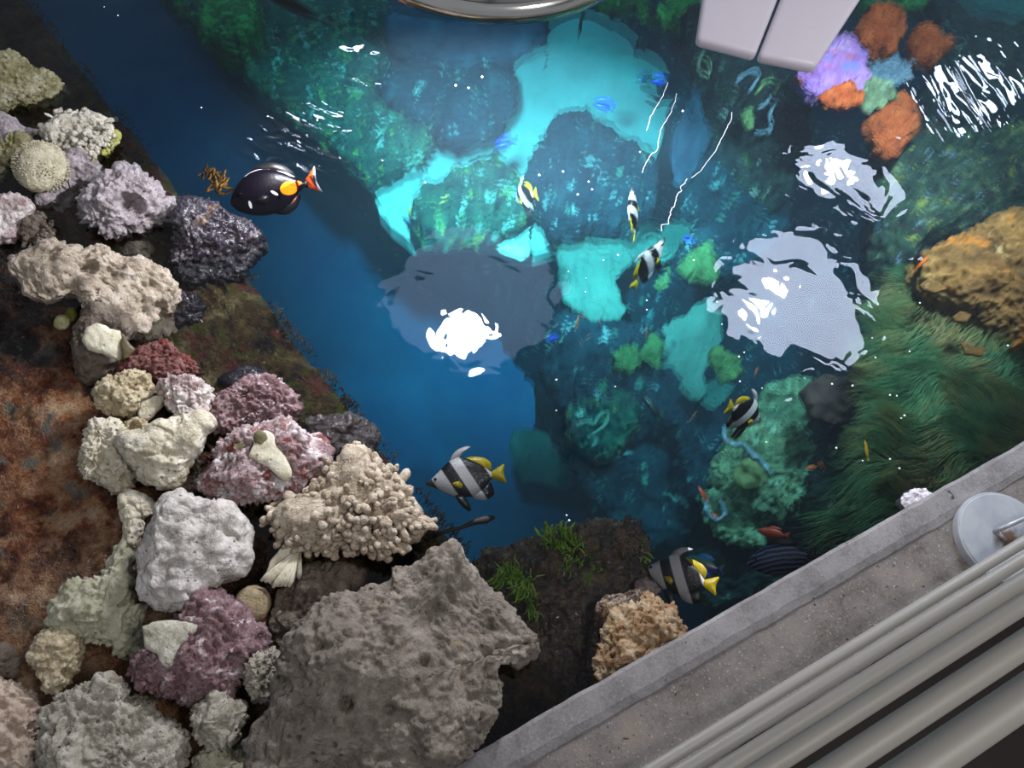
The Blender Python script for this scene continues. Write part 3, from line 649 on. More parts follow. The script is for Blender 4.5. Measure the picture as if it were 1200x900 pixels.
# ribbed fan coral
def fan_coral():
    z = rest_z([(310,660),(318,640),(335,635),(350,650),(350,675),(335,690),(315,690),(305,682)], .6, .045)
    apex = at(352, 642, z); cx = at(326, 668, z); view = -_n(ray(326, 664)); parts = []
    for i in range(10):
        a = i / 9; tgt = at(304 + 44 * a, (682 if a < .3 else 690) + 2 * math.sin(a * 9) - 12 * max(0, a - .6) - 0 * a, z); tgt = tgt if a < .85 else at(350, 680, z)
        L = np.linalg.norm(tgt - apex); pts = []; rad = []
        for k in range(8):
            f = k / 7; pts.append(apex + (tgt - apex) * f * .96 + view * .014 * math.sin(f * 2.6)); rad.append(.0025 + .0032 * f if k < 7 else .003)
        parts.append(tube(pts, rad, 8))
    V, Fc = join(parts); V = V + .001 * fbm(V * 300, 2, 2)[:, None]
    o, C, tz = lump('fan_coral', [(308,680),(316,656),(330,640),(346,636),(352,648),(350,672),(338,686),(320,688)], z - .006, 'pebble', .3, M['shell'], 4)
    me0 = o.data; V0 = np.empty(len(me0.vertices) * 3, np.float32); me0.vertices.foreach_get('co', V0); V0 = V0.reshape(-1, 3)
    VV, FF = join([(V0, [list(p.vertices) for p in me0.polygons]), (V - C, Fc)])
    o.data = mesh_np('fan_coral', VV, FF); o.data.materials.append(M['shell'])
    tag(o, 'ribbed cream fan-shaped coral hanging below the knobbly branch coral', 'coral', GP)
fan_coral()

# weeds
def blade(p, d, up, L, w, rng, n=6, curl=.5, fork=False):
    d = _n(d); s = _n(np.cross(d, up)); u = np.cross(s, d); V = []; Fc = []
    for i in range(n):
        f = i / (n - 1); c = p + d * L * f + u * L * curl * (f * f) * rng.uniform(.8, 1.1) + s * L * .12 * math.sin(f * 5 + rng.uniform(0, 2))
        ww = w * (1 - f) ** .5 * (.5 + f) * 1.1 + w * .05
        t = w * .08
        V += [c - s * ww, c + u * t, c + s * ww, c - u * t]
    for i in range(n - 1):
        for k in range(4): Fc.append([i * 4 + k, i * 4 + (k + 1) % 4, i * 4 + 4 + (k + 1) % 4, i * 4 + 4 + k])
    Fc.append([3, 2, 1, 0]); Fc.append([n * 4 - 4 + k for k in range(4)])
    return np.array(V), Fc
def weed(name, label, spots, mat, L, w, n, seed, z, dirs, curl=.4, cat='seaweed'):
    rng = np.random.default_rng(seed); parts = []
    for (px, py, rad, k) in spots:
        for _ in range(k):
            a = rng.uniform(0, 6.28); r = rad * math.sqrt(rng.uniform(0, 1)); p = at(px + r * math.cos(a), py + r * math.sin(a) * .7, z)
            base = CR * dirs[0] + CU * dirs[1]; d = base + rng.normal(0, .45, 3) + np.array([0, 0, .35])
            parts.append(blade(p, d, np.array([0, 0, 1.0]), rng.uniform(*L), rng.uniform(*w), rng, 6, rng.uniform(-curl, curl)))
    V, Fc = join(parts); c = V.mean(0)
    o = link(name, mesh_np(name, V - c, Fc), M[mat], None, c); return tag(o, label, cat)
weed('seaweed','yellow-brown seaweed tuft on the tank edge near the black fish',[(244,206,10,16),(250,216,14,22),(258,224,8,10)],'bweed',(.012,.034),(.003,.006),0,1,-.03,(.5,.3))
for lb, sp, dr in [('bright lime-green weed patch draped beside the huge boulder',[(602,668,13,60),(616,684,11,46),(590,674,9,26)],(-.5,-.5)),
                   ('pale shredded green weed hanging under the lime-green patch',[(622,700,6,14),(624,712,5,10)],(-.1,-.8)),
                   ('olive green weed clump on the far rim of the drowned rock',[(650,636,20,60),(672,642,12,30)],(.1,.5)),
                   ('streaming pale green weed wisps at the centre of the drowned rock',[(690,650,12,26),(700,656,9,18),(668,656,12,22)],(-.3,-.7)),
                   ('streaming green weed wisps on the corner nearest the striped fish',[(732,634,12,34),(742,646,12,30),(726,648,8,16)],(.3,-.8))]:
    weed('seaweed', lb, sp, 'weed', (.016, .04), (.0016, .004), 0, len(lb), -.03 if 'lime' in lb or 'shredded' in lb else -.05, dr)
# dark twig sticking out over the water
pts = [at(508,629,-.02), at(522,623,-.012), at(540,618,-.008), at(556,612,-.006), at(570,609,-.006), at(579,606,-.008)]
V, Fc = tube(pts, [.004,.004,.0035,.0065,.0075,.0045], 8); V2, F2 = tube([at(556,612,-.006), at(562,607,.0)], [.004,.002], 6); V3, F3 = tube([at(566,609,-.006), at(572,613,-.01)], [.004,.002], 6)
V, Fc = join([(V, Fc), (V2, F2), (V3, F3)]); V = V + .0014 * fbm(V * 160, 1, 3)[:, None]; c = V.mean(0)
tag(link('twig', mesh_np('twig', V - c, Fc), M['twig'], None, c), 'dark knotty twig poking out over the water below the big striped fish', 'twig')

def fringe():
    rng = np.random.default_rng(31); parts = []
    for _ in range(1500):
        s0 = rng.uniform(-.1, edge_len + .2); d0 = abs(rng.normal(0, .012)); p = ledge_pt(s0, d0 - .004, -.062 + rng.normal(0, .008))
        if vnoise(np.array([[s0 * 14, 0, 0]]), 5)[0] + rng.uniform(-.5, .6) < 0: continue
        parts.append(blade(p, -sn * 1.0 + su * rng.normal(0, .5) + np.array([0, 0, rng.uniform(-.5, .4)]), np.array([0, 0, 1.0]), rng.uniform(.006, .02), rng.uniform(.0008, .0022), rng, 5, rng.uniform(-.4, .4)))
    V, Fc = join(parts); c = V.mean(0); o = link('algae_fringe', mesh_np('algae_fringe', V - c, Fc), M['bfringe'], None, c)
    tag(o, 'short brown algae fringe along the drowned tank edge', 'algae', None, 'stuff')
fringe()
# ================================================================== REEF UNDER WATER
def reef(name, label, cat, poly, mat, z, kind='reef', thick=.5, level=6, scale=1.0, flat=.5, group=None):
    o, C, tz = lump(name, poly, z, kind, thick, M[mat], level, scale=scale, flat=flat, up=np.array([0, 0, 1.0]))
    return tag(o, label, cat, group)
rb_ = reef('reef_terrain','deep dark reef mass that carries the sand beds and all the coral rocks','reef',
     [(170,-140),(250,60),(330,140),(400,205),(436,244),(470,300),(540,350),(610,400),(640,450),(620,500),(655,550),(700,590),(760,640),(850,720),(1000,760),(1400,650),(1500,-140)],'reefblue',-2.4,'reef',.5,7,1.6,.3); rb_['kind'] = 'structure'; del rb_['category']
def plate(name, label, poly, mat, z, th=.05, cat='coral', kind=None, seed=0):
    return reef(name, label, cat, poly, mat, z - .02, 'plate', .13, 6, 1.0, .35)
def sand(name, label, poly, mat, z, th=.06, cat='sand', kind=None, seed=0):
    o = slab(name, poly, z, th, M[mat], seed=seed); return tag(o, label, cat, None, kind)
sand('sand_bed','brilliant turquoise-lit white sand bed between the dark coral rocks',[(430,218),(452,206),(486,196),(500,170),(516,172),(560,170),(590,160),(602,120),(600,80),(640,56),(640,34),(700,12),(750,16),(780,44),(796,70),(790,110),(778,150),(770,190),(700,260),(640,300),(600,300),(560,280),(500,290),(478,285),(448,256)],'sand',-1.2,.08,seed=2)
plate('plate_coral','large flat teal plate coral below the central dark coral rock',[(648,282),(668,272),(680,264),(696,274),(704,286),(720,286),(735,294),(742,310),(722,330),(730,352),(734,368),(724,378),(706,384),(690,378),(676,366),(662,356),(656,330),(652,305)],'plate',-1.08,.05,'coral',seed=3)
plate('plate_coral','teal plate coral under the pair of small striped fish',[(718,286),(730,266),(748,258),(770,262),(798,262),(812,270),(816,280),(800,292),(790,304),(770,312),(756,318),(736,312)],'plate',-1.14,.04,'coral',seed=4)
plate('plate_coral','big teal plate coral beside the white mirrored lamp, yellowish rim',[(768,398),(782,380),(800,372),(816,360),(836,352),(846,370),(846,400),(838,424),(824,440),(822,470),(812,474),(800,466),(786,448),(772,436),(768,420)],'plate',-1.0,.05,'coral',seed=5)
plate('plate_coral','dim teal plate coral half under the big teal plate',[(815,452),(840,446),(862,452),(850,470),(836,482),(822,480)],'plate',-1.2,.05,'coral',seed=8)
plate('plate_coral','small pale turquoise plate peeking out above the mirrored round lamp',[(572,286),(588,272),(606,264),(620,272),(622,300),(612,308),(590,300)],'sand',-1.1,.05,'coral',seed=6)
plate('plate_coral','dim teal plate lying deepest in the blue gap near the big striped fish',[(600,508),(630,506),(652,520),(670,536),(682,552),(678,566),(660,574),(636,570),(612,566),(600,550),(596,528)],'plate',-2.2,.05,'coral',seed=7)
plate('plate_coral','ragged teal plate below the dark drifting fish',[(738,508),(758,500),(776,502),(788,510),(770,518),(756,522),(740,516)],'plate',-1.25,.05,'coral',seed=9)
plate('plate_coral','teal corner plate at the top edge beyond the orange sponges',[(1100,-20),(1120,4),(1140,22),(1176,28),(1196,40),(1260,40),(1260,-20)],'plate',-.9,.05,'coral',seed=10)
REEF = [
 ('reef_rock','bright mossy green reef rock in the upper corner of the pool','rock',[(176,-50),(205,10),(232,42),(250,58),(272,74),(290,72),(302,60),(304,30),(298,-50)],'reefgrn',-.95,.5,7),
 ('reef_rock','dim teal reef rock next to the bright mossy green one','rock',[(292,-50),(300,30),(306,62),(296,80),(300,98),(330,106),(372,116),(412,112),(440,100),(450,60),(470,-50)],'reefmid',-1.08,.45,7),
 ('reef_rock','teal reef rock with a pale green knob, just above the ripples','rock',[(290,92),(302,112),(330,130),(360,150),(392,176),(410,186),(440,170),(452,140),(430,104),(392,88),(340,84),(310,84)],'reefmid',-1.0,.45,6),
 ('reef_rock','weedy green-brown reef rock bordering the bright sand on the pool side','rock',[(408,160),(430,140),(460,128),(496,126),(508,150),(512,174),(500,196),(476,206),(452,210),(432,220),(416,206),(404,184)],'reefmid',-.98,.45,6),
 ('reef_rock','violet-grey smooth reef rock directly under the round lamp','rock',[(452,20),(500,24),(560,30),(640,30),(640,52),(602,78),(590,96),(560,88),(520,84),(480,74),(458,52)],'reefvio',-.95,.4,6),
 ('reef_rock','dark blue reef rock filling the bay left of the bright sand','rock',[(452,92),(500,84),(556,84),(596,96),(606,116),(598,142),(584,160),(560,166),(524,166),(500,150),(470,132),(450,116)],'reefblue',-.9,.45,6),
 ('reef_rock','low teal-brown coral rock where the bright sand forks','rock',[(486,262),(488,242),(498,230),(512,226),(528,214),(548,204),(566,192),(584,190),(600,204),(610,222),(618,246),(612,266),(586,272),(560,284),(524,290),(496,286)],'reefmid',-1.02,.5,6),
 ('round_coral','round smooth olive coral dome above the mirrored round lamp','coral',[(526,262),(532,248),(546,242),(558,246),(564,258),(560,270),(546,276),(532,272)],'disc',-.98,.5,5),
 ('reef_rock','big central dark teal coral rock surrounded by bright sand','rock',[(628,198),(638,180),(642,162),(654,148),(672,144),(688,150),(704,162),(720,176),(740,186),(760,202),(768,224),(764,246),(746,262),(720,268),(690,266),(672,272),(648,276),(630,262),(622,236),(618,210)],'reefblue',-.95,.55,7),
 ('reef_rock','mossy brown coral rock at the top edge beside the round lamp','rock',[(690,-30),(704,14),(722,20),(740,14),(764,20),(790,30),(830,44),(850,-30)],'reefgrn',-.7,.5,6),
 ('reef_rock','violet-black overhang at the bright sand\'s far rim','rock',[(772,20),(800,30),(832,52),(842,110),(828,170),(808,214),(792,222),(786,204),(786,184),(792,164),(798,144),(806,114),(808,90),(806,64),(784,40)],'reefvio',-.85,.4,6),
 ('reef_rock','black reef wall with bright squiggles below the white metal fixture','rock',[(800,14),(840,20),(900,40),(936,84),(936,140),(930,196),(918,240),(880,220),(856,180),(830,120),(806,70)],'reefdk',-.55,.5,7),
 ('reef_rock','murky dark reef rock between the white cord and the mirrored lamps','rock',[(796,214),(830,180),(866,196),(900,228),(920,252),(900,300),(856,322),(826,338),(800,330),(786,310),(806,290),(820,270),(806,250)],'reefblue',-.9,.45,6),
 ('green_coral','bright green leafy coral right of the yellow-tailed striped fish','coral',[(800,306),(806,296),(818,292),(826,286),(832,294),(828,306),(836,316),(832,330),(822,334),(812,326),(802,320)],'greenleaf',-.8,.35,5),
 ('green_coral','mint green frilly coral scrap below the striped fish pair','coral',[(766,334),(774,330),(780,318),(784,326),(782,338),(772,340)],'greenleaf',-.85,.3,4),
 ('green_coral','folded green leaf coral to the side of the big teal plate','coral',[(718,424),(724,410),(738,406),(752,414),(760,422),(750,430),(742,436),(730,438)],'greenleaf',-.95,.3,5),
 ('green_coral','ragged yellow-green coral clinging to the big teal plate rim','coral',[(752,420),(760,406),(764,396),(772,404),(774,420),(774,434),(764,432)],'greenleaf',-.93,.3,5),
 ('green_coral','lobed green coral beside the yellow and black striped fish','coral',[(832,426),(838,414),(850,412),(858,422),(866,434),(858,444),(846,446),(838,438)],'greenleaf',-.75,.35,5),
 ('green_coral','small leaf-shaped green coral on the black reef wall','coral',[(870,138),(872,130),(880,129),(884,138),(882,148),(876,152)],'greenleaf',-.4,.3,4),
 ('reef_rock','dark teal reef slope in the middle with tiny orange fish over it','rock',[(646,390),(660,368),(690,384),(730,382),(768,400),(774,430),(800,466),(814,500),(800,520),(760,500),(720,520),(690,510),(660,480),(640,440)],'reefblue',-1.05,.4,7),
 ('reef_rock','murky reef rock with turquoise crinkled coral crust','rock',[(664,480),(690,462),(720,462),(744,480),(740,510),(716,530),(690,528),(668,512)],'reefmid',-1.0,.45,6),
 ('reef_rock','deep blue-teal reef rock above the drowned weedy rock','rock',[(672,540),(706,524),(740,520),(780,530),(806,560),(812,610),(790,650),(758,640),(724,620),(696,590),(676,566)],'reefblue',-1.15,.4,6),
 ('reef_rock','dim steel-blue reef step under the yellow and black striped fish','rock',[(790,500),(820,482),(846,490),(850,540),(838,590),(820,600),(800,570)],'reefblue',-1.0,.4,6),
 ('reef_rock','pale olive coral head field in front of the curb','rock',[(838,560),(838,530),(850,512),(880,500),(920,506),(950,524),(962,560),(950,584),(920,598),(884,604),(852,592)],'reefolive',-.6,.45,7),
 ('round_coral','round olive coral with a pale wavy rim among the coral heads','coral',[(858,560),(864,548),(878,542),(890,550),(894,564),(886,574),(872,576),(862,570)],'disc',-.5,.4,5),
 ('reef_rock','grey-green branching coral patch under the maroon rock','rock',[(880,500),(876,476),(890,456),(920,448),(952,460),(968,484),(962,512),(940,524),(910,520)],'reefolive',-.65,.4,6),
 ('reef_rock','dark blue hollow rock between coral heads and hair algae','rock',[(950,500),(985,494),(1012,510),(1010,550),(996,590),(964,600),(948,570),(956,540)],'reefdk',-.55,.45,6),
 ('reef_rock','pale crusted coral clump near the little brick-red fish','rock',[(820,600),(828,580),(846,580),(856,600),(880,618),(890,636),(870,640),(846,630)],'reefolive',-.62,.4,6),
 ('reef_rock','dark coral boulder beneath the dark blue lined fish','rock',[(800,640),(840,640),(890,610),(950,600),(990,610),(980,640),(940,672),(880,700),(830,710),(800,690)],'reefdk',-.75,.4,6),
 ('reef_rock','maroon-brown bare rock between white mirrored lamp and green hair algae','rock',[(940,462),(952,446),(980,436),(1000,418),(1030,398),(1046,420),(1044,456),(1030,484),(1004,500),(974,506),(950,490)],'maroon',-.4,.5,6),
 ('reef_rock','dark many-coloured coral rubble bank below the rippled glints','rock',[(1010,190),(1050,168),(1100,158),(1170,156),(1260,150),(1260,250),(1190,258),(1130,272),(1090,290),(1054,318),(1030,330),(1022,290),(1040,250),(1020,220)],'reefmix',-.38,.5,7),
 ('reef_rock','dark reef gap beside the white mirrored lamps','rock',[(1010,270),(1040,260),(1064,300),(1056,340),(1040,380),(1022,360),(1020,320)],'reefdk',-.6,.4,6),
 ('reef_rock','shadowy reef rock in the upper corner behind the orange sponges','rock',[(1080,10),(1110,20),(1150,40),(1260,50),(1260,150),(1180,160),(1110,156),(1070,160),(1076,110),(1100,70)],'reefdk',-.5,.45,6),
 ('reef_rock','moss-dark rock right behind the white metal fixture','rock',[(1000,-30),(1006,20),(1030,12),(1064,20),(1084,10),(1100,-30)],'reefgrn',-.45,.5,5),
 ('pink_coral','pink and lilac coral beside the white metal fixture','coral',[(926,92),(934,74),(956,62),(985,44),(1004,52),(1016,70),(1016,94),(1010,112),(1002,124),(980,126),(950,120),(934,108)],'pink',-.22,.5,6),
 ('frilly_coral','pale blue frilled coral between the orange sponges','coral',[(1012,84),(1028,70),(1050,66),(1066,78),(1068,96),(1052,106),(1030,110),(1014,102)],'frill',-.24,.45,6),
 ('reef_rock','greenish bare stone amid pink coral and orange sponges','rock',[(1000,118),(1016,98),(1040,96),(1050,112),(1036,128),(1014,134)],'reefolive',-.22,.4,5),
 ('orange_sponge','orange sponge with three lobes, uppermost of the orange ones','sponge',[(998,46),(1008,28),(1018,14),(1032,12),(1046,18),(1058,28),(1060,44),(1048,58),(1038,68),(1022,64),(1010,56)],'orange',-.2,.5,6),
 ('orange_sponge','round orange sponge standing apart on the far side','sponge',[(1062,56),(1070,42),(1086,34),(1100,40),(1116,56),(1100,64),(1088,80),(1074,78),(1066,68)],'orange',-.22,.5,6),
 ('orange_sponge','ribbed orange sponge beside the mirrored lamp patch','sponge',[(1010,152),(1022,134),(1038,126),(1052,118),(1070,124),(1078,144),(1068,160),(1056,172),(1048,188),(1034,186),(1022,172)],'orange',-.24,.5,6),
 ('orange_sponge','narrow orange crust below the pink coral','sponge',[(956,116),(974,106),(996,98),(1012,112),(1010,122),(990,128),(968,126)],'orange',-.16,.4,5),
 ('reef_rock','amber-brown glowing rock at the frame edge above the hair algae','rock',[(1070,330),(1078,306),(1106,292),(1140,272),(1180,258),(1260,246),(1260,420),(1210,430),(1170,400),(1130,370),(1090,356)],'algrock',-.2,.5,7),
]
for r in REEF:
    nm, lb, ct, poly, mt, z, th, lv = r
    reef(nm, lb, ct, poly, mt, z, 'soft' if mt in ('disc', 'reefvio', 'maroon') else ('plate' if nm == 'green_coral' else 'crust' if ct in ('sponge', 'coral') else 'reef'), th * (.5 if nm == 'green_coral' else .85), max(lv, 5), 2.4 if nm == 'green_coral' else 1.0)
# mound overgrown with green hair algae
mp = [(1032,420),(1040,370),(1058,340),(1090,330),(1130,350),(1170,390),(1220,420),(1240,520),(1180,560),(1120,580),(1070,600),(1020,640),(975,640),(984,600),(1000,560),(1024,500),(1034,460)]
root = bpy.data.objects.new('hair_algae_mound', None); COL.objects.link(root)
mo, MC, mtz = lump('rock', mp, -.30, 'soft', .45, M['moundalg'], 6, up=np.array([0, 0, 1.0]))
root.location = Vector(MC); mo.parent = root; mo.location = (0, 0, 0)
tag(root, 'mound overgrown with long green hair algae combed by the current', 'seaweed')
def strands(n, rng):
    me = mo.data; k = len(me.vertices); V = np.empty(k * 3, np.float32); me.vertices.foreach_get('co', V); V = V.reshape(-1, 3) + MC
    N = np.empty(k * 3, np.float32); me.vertices.foreach_get('normal', N); N = N.reshape(-1, 3)
    pick = rng.choice(np.where(N[:, 2] > .05)[0], n); P = V[pick] + rng.normal(0, .006, (n, 3)); N = N[pick]
    seg = 7; L = rng.uniform(.045, .11, n); w = rng.uniform(.0006, .0013, n)
    fl = -CR * 1.0 + CU * -.15; pts = [P]
    cur = P.copy()
    for i in range(1, seg):
        f = i / (seg - 1)
        sw = fbm(cur * 9, 21, 2); sw2 = fbm(cur * 9, 27, 2)
        d = fl[None] * (.6 + .4 * f) + CU[None] * (sw * 1.1)[:, None] + CR[None] * (sw2 * .5)[:, None] + N * (.75 * (1 - f) ** 1.2) + rng.normal(0, .10, (n, 3))
        d /= np.linalg.norm(d, axis=1, keepdims=True)
        cur = cur + d * (L / (seg - 1))[:, None]; pts.append(cur)
    pts = np.stack(pts, 1)                                        # n, seg, 3
    t = np.gradient(pts, axis=1); t /= np.linalg.norm(t, axis=2, keepdims=True)
    s = np.cross(t, np.array([.2, .3, .93])); s /= np.linalg.norm(s, axis=2, keepdims=True); u = np.cross(t, s)
    ww = w[:, None, None] * np.linspace(1, .25, seg)[None, :, None]
    ring = np.stack([pts + s * ww, pts - s * ww * .5 + u * ww * .87, pts - s * ww * .5 - u * ww * .87], 2)   # n,seg,3,3
    VV = ring.reshape(-1, 3); base = (np.arange(n) * seg * 3)[:, None, None]; a = (np.arange(seg - 1) * 3)[None, :, None]; kk = np.arange(3)[None, None, :]; k2 = (kk + 1) % 3
    Fq = np.stack([base + a + kk, base + a + k2, base + a + 3 + k2, base + a + 3 + kk], -1).reshape(-1, 4)
    return VV - MC, Fq
V, Fq = strands(9000, np.random.default_rng(12))
hs = link('algae_strands', mesh_np('algae_strands', V, Fq), M['hair'], root); hs['kind'] = 'stuff'
for lb, poly in [('amber bump of bare rock showing through the algae near the water glitter',[(1076,336),(1086,328),(1102,334),(1110,340),(1096,344),(1082,342)]),
                 ('tan bump of bare rock in the middle of the hair algae',[(1114,372),(1124,366),(1138,370),(1132,378),(1118,378)]),
                 ('pinkish tan bump of bare rock lower in the hair algae',[(1124,400),(1136,406),(1156,410),(1150,418),(1130,416)])]:
    reef('stone', lb, 'stone', poly, 'algrock', -.12, 'pebble', .5, 4)
# squiggly pale corals on the black reef wall and the coral heads
def squiggle(name, label, pxs, z, r, mat):
    P = np.array([at(a, b, z) for a, b in pxs]); 
    for _ in range(2):
        Q = [P[0]]
        for i in range(len(P) - 1): Q += [P[i] * .75 + P[i + 1] * .25, P[i] * .25 + P[i + 1] * .75]
        P = np.array(Q + [P[-1]])
    V, Fc = tube(P, r * (1 + .3 * fbm(P * 60, 4, 2)), 8); V = V + .004 * fbm(V * 70, 6, 3)[:, None]; c = V.mean(0)
    return tag(link(name, mesh_np(name, V - c, Fc), M[mat], None, c), label, 'coral')
for lb, pp, z, mt in [('bluish wavy coral ridge high on the black reef wall',[(862,98),(870,90),(880,84),(888,90),(884,100),(876,110)],-.36,'frill'),
                  ('green wavy coral ridge beside the bluish one on the black reef wall',[(884,112),(894,100),(904,96),(912,100),(908,110)],-.36,'greenleaf'),
                  ('thin pale zigzag coral low on the black reef wall',[(888,128),(896,124),(902,116),(906,126),(900,136),(904,146)],-.36,'frill'),
                  ('pale ring-shaped coral near the top of the black reef wall',[(820,66),(828,74),(832,90),(826,94),(818,84),(817,72),(824,64)],-.4,'reefolive'),
                  ('pale blue curl of coral under the small leaf-shaped green coral',[(884,156),(892,160),(902,152),(906,146),(900,158)],-.4,'frill'),
                  ('pale outline coral winding round the olive coral heads',[(848,500),(846,516),(858,524),(872,520),(880,534),(894,544),(902,556)],-.44,'frill'),
                  ('pale looped coral beside the little brick-red fish',[(828,586),(826,600),(834,610),(846,608),(850,598),(842,588)],-.48,'frill'),
                  ('turquoise crinkled coral in the murky middle of the pool',[(676,500),(688,494),(696,500),(700,490),(708,484),(714,488),(710,498),(700,506),(692,510)],-.85,'plate')]:
    squiggle('ridge_coral', lb, pp, z, .006, mt)

# ================================================================== FISH
def fish_mats():
    def stripe(name, k, stops, rough=.35):
        t = NT(name); co = t.coord(); s = t.n('ShaderNodeSeparateXYZ', {0: co})
        c = t.math('SUBTRACT', s.outputs['X'], t.math('MULTIPLY', s.outputs['Z'], k))
        f = t.math('ADD', c, .6); f = t.math('DIVIDE', f, 1.2)
        col = t.ramp(f, [((p + .6) / 1.2, srgb(*q)) for p, q in stops], 'LINEAR')
        return t.done(col, rough, t.bump(t.vor(co, 46), .12, .02), spec=.5)
    W_ = (206,202,206); K_ = (14,13,18); Y_ = (206,186,14)
    e = .008
    def bands(b):              # [(from tail x, colour), ...]
        out = []
        for i, (x, c) in enumerate(b):
            if i: out.append((x - e, b[i - 1][1]))
            out.append((x + (e if i else 0), c))
        return out
    M['banner'] = stripe('striped_fish_skin', .52, bands([(-.6, Y_), (-.39, W_), (-.32, K_), (-.10, W_), (.05, K_), (.21, W_), (.40, (60,56,60)), (.47, (30,28,32))]))
    M['fin_yellow'] = plain_mat('yellow_fin', (206,182,20), .4, var=.2, scale=9)
    M['fin_black'] = plain_mat('black_fin', (16,14,18), .4, var=.1)
    M['fin_pale'] = plain_mat('pale_fin', (196,192,198), .4, var=.1)
    M['eye'] = plain_mat('fish_eye', (8,8,8), .08)
    t = NT('tang_skin'); co = t.coord(); s = t.n('ShaderNodeSeparateXYZ', {0: co})
    def ell(cx, cz, ax, az, rot=0):
        x = t.math('SUBTRACT', s.outputs['X'], cx); z = t.math('SUBTRACT', s.outputs['Z'], cz); ca, sa = math.cos(rot), math.sin(rot)
        u = t.math('DIVIDE', t.math('ADD', t.math('MULTIPLY', x, ca), t.math('MULTIPLY', z, sa)), ax); v = t.math('DIVIDE', t.math('SUBTRACT', t.math('MULTIPLY', z, ca), t.math('MULTIPLY', x, sa)), az)
        return t.smooth(t.math('ADD', t.math('MULTIPLY', u, u), t.math('MULTIPLY', v, v)), 1.15, .85)
    c = t.mix(ell(-.19, .0, .10, .075), (.004, .003, .006, 1), srgb(240,124,14))
    c = t.mix(ell(-.27, .03, .07, .03), c, srgb(236,110,24))
    c = t.mix(ell(.27, -.085, .016, .045), c, srgb(230,230,236)); c = t.mix(ell(-.02, -.015, .045, .015, .75), c, srgb(226,226,234))
    c = t.mix(ell(.02, -.262, .11, .016, -.05), c, srgb(196,200,206))
    M['tang'] = t.done(c, .3, t.bump(t.noise(co, 30, 3), .05, .02), spec=.12)
    M['fin_orange'] = plain_mat('orange_tail', (226,84,36), .35, var=.15, scale=8)
    M['fin_line'] = plain_mat('white_fin_line', (226,226,236), .3)
    t = NT('lined_skin'); co = t.coord(); s = t.n('ShaderNodeSeparateXYZ', {0: co}); z = t.math('ADD', s.outputs['Z'], t.math('ADD', t.math('MULTIPLY', t.math('SUBTRACT', t.noise(co, 7, 3), .5), .05), t.math('MULTIPLY', t.math('MULTIPLY', s.outputs['X'], s.outputs['X']), .35)))
    w = t.math('SINE', t.math('MULTIPLY', z, 95.0)); f = t.smooth(w, .1, .55)
    M['lined'] = t.done(t.mix(f, srgb(14,16,30), srgb(128,140,196)), .3, None, spec=.5)
    t = NT('wrasse_skin'); co = t.coord(); s = t.n('ShaderNodeSeparateXYZ', {0: co}); f = t.math('ADD', t.math('MULTIPLY', s.outputs['Z'], 2.2), t.math('ADD', .5, t.math('MULTIPLY', t.math('SUBTRACT', t.noise(co, 6, 3), .5), .4)))
    M['wrasse'] = t.done(t.ramp(f, [(.1, srgb(40,110,255)), (.32, srgb(70,60,190)), (.5, srgb(70,50,120)), (.72, srgb(40,130,80)), (.9, srgb(60,140,220))]), .3, None, spec=.5)
    for k, c in {'f_orange': (236,110,20), 'f_red': (206,66,26), 'f_yellow': (240,186,50), 'f_blue': (30,80,230), 'f_dark': (22,22,26), 'f_coral': (220,110,70), 'f_teal': (30,90,130)}.items():
        M[k] = plain_mat(k + '_skin', c, .35, var=.2, scale=12)
fish_mats()
def spline(pts, xs):
    pts = sorted(pts); x = np.array([p[0] for p in pts]); y = np.array([p[1] for p in pts])
    # monotone-ish cubic through the points
    m = np.gradient(y, x); i = np.clip(np.searchsorted(x, xs) - 1, 0, len(x) - 2); h = x[i + 1] - x[i]; t = (xs - x[i]) / h
    return (2*t**3 - 3*t**2 + 1) * y[i] + (t**3 - 2*t**2 + t) * h * m[i] + (-2*t**3 + 3*t**2) * y[i + 1] + (t**3 - t**2) * h * m[i + 1]
def fish_body(top, bot, wid, n=30, k=18, bend=0.0):
    x0, x1 = top[0][0], top[-1][0]; u = (1 - np.cos(np.linspace(0, math.pi, n))) / 2; xs = x0 + (x1 - x0) * u
    T = spline(top, xs); B = spline(bot, xs); Wd = np.maximum(spline(wid, xs), .004); V = []; Fc = []
    for x, a, b, w in zip(xs, T, B, Wd):
        m = (a + b) / 2; h = max((a - b) / 2, .004)
        for j in range(k):
            q = 2 * math.pi * j / k; cz = math.cos(q); sy = math.sin(q)
            V.append((x, w * sy * (abs(sy) ** .25), m + h * cz))
    for i in range(n - 1):
        for j in range(k): Fc.append([i * k + j, (i + 1) * k + j, (i + 1) * k + (j + 1) % k, i * k + (j + 1) % k])
    Fc.append(list(range(k))); Fc.append([(n - 1) * k + j for j in range(k)][::-1])
    return np.array(V), Fc
def fin(poly, th=.008, y=0.0, curve=0.0):
    """thin tapering fin in the fish's own plane; poly (x, z)"""
    P = np.array(poly, float)
    for _ in range(2):
        Q = []
        for i in range(len(P)):
            a, b = P[i], P[(i + 1) % len(P)]; Q += [a * .8 + b * .2, a * .2 + b * .8]
        P = np.array(Q)
    n = len(P); c = P.mean(0); V = []
    for s in (1, -1):
        for p in P: V.append((p[0], y + s * th * .35, p[1]))
        V.append((c[0], y + s * th, c[1]))
    Fc = []
    for i in range(n):
        j = (i + 1) % n
        Fc.append([i, j, n]); Fc.append([n + 1 + j, n + 1 + i, 2 * n + 1]); Fc.append([j, i, n + 1 + i, n + 1 + j])
    return np.array(V), Fc
SPEC = {}
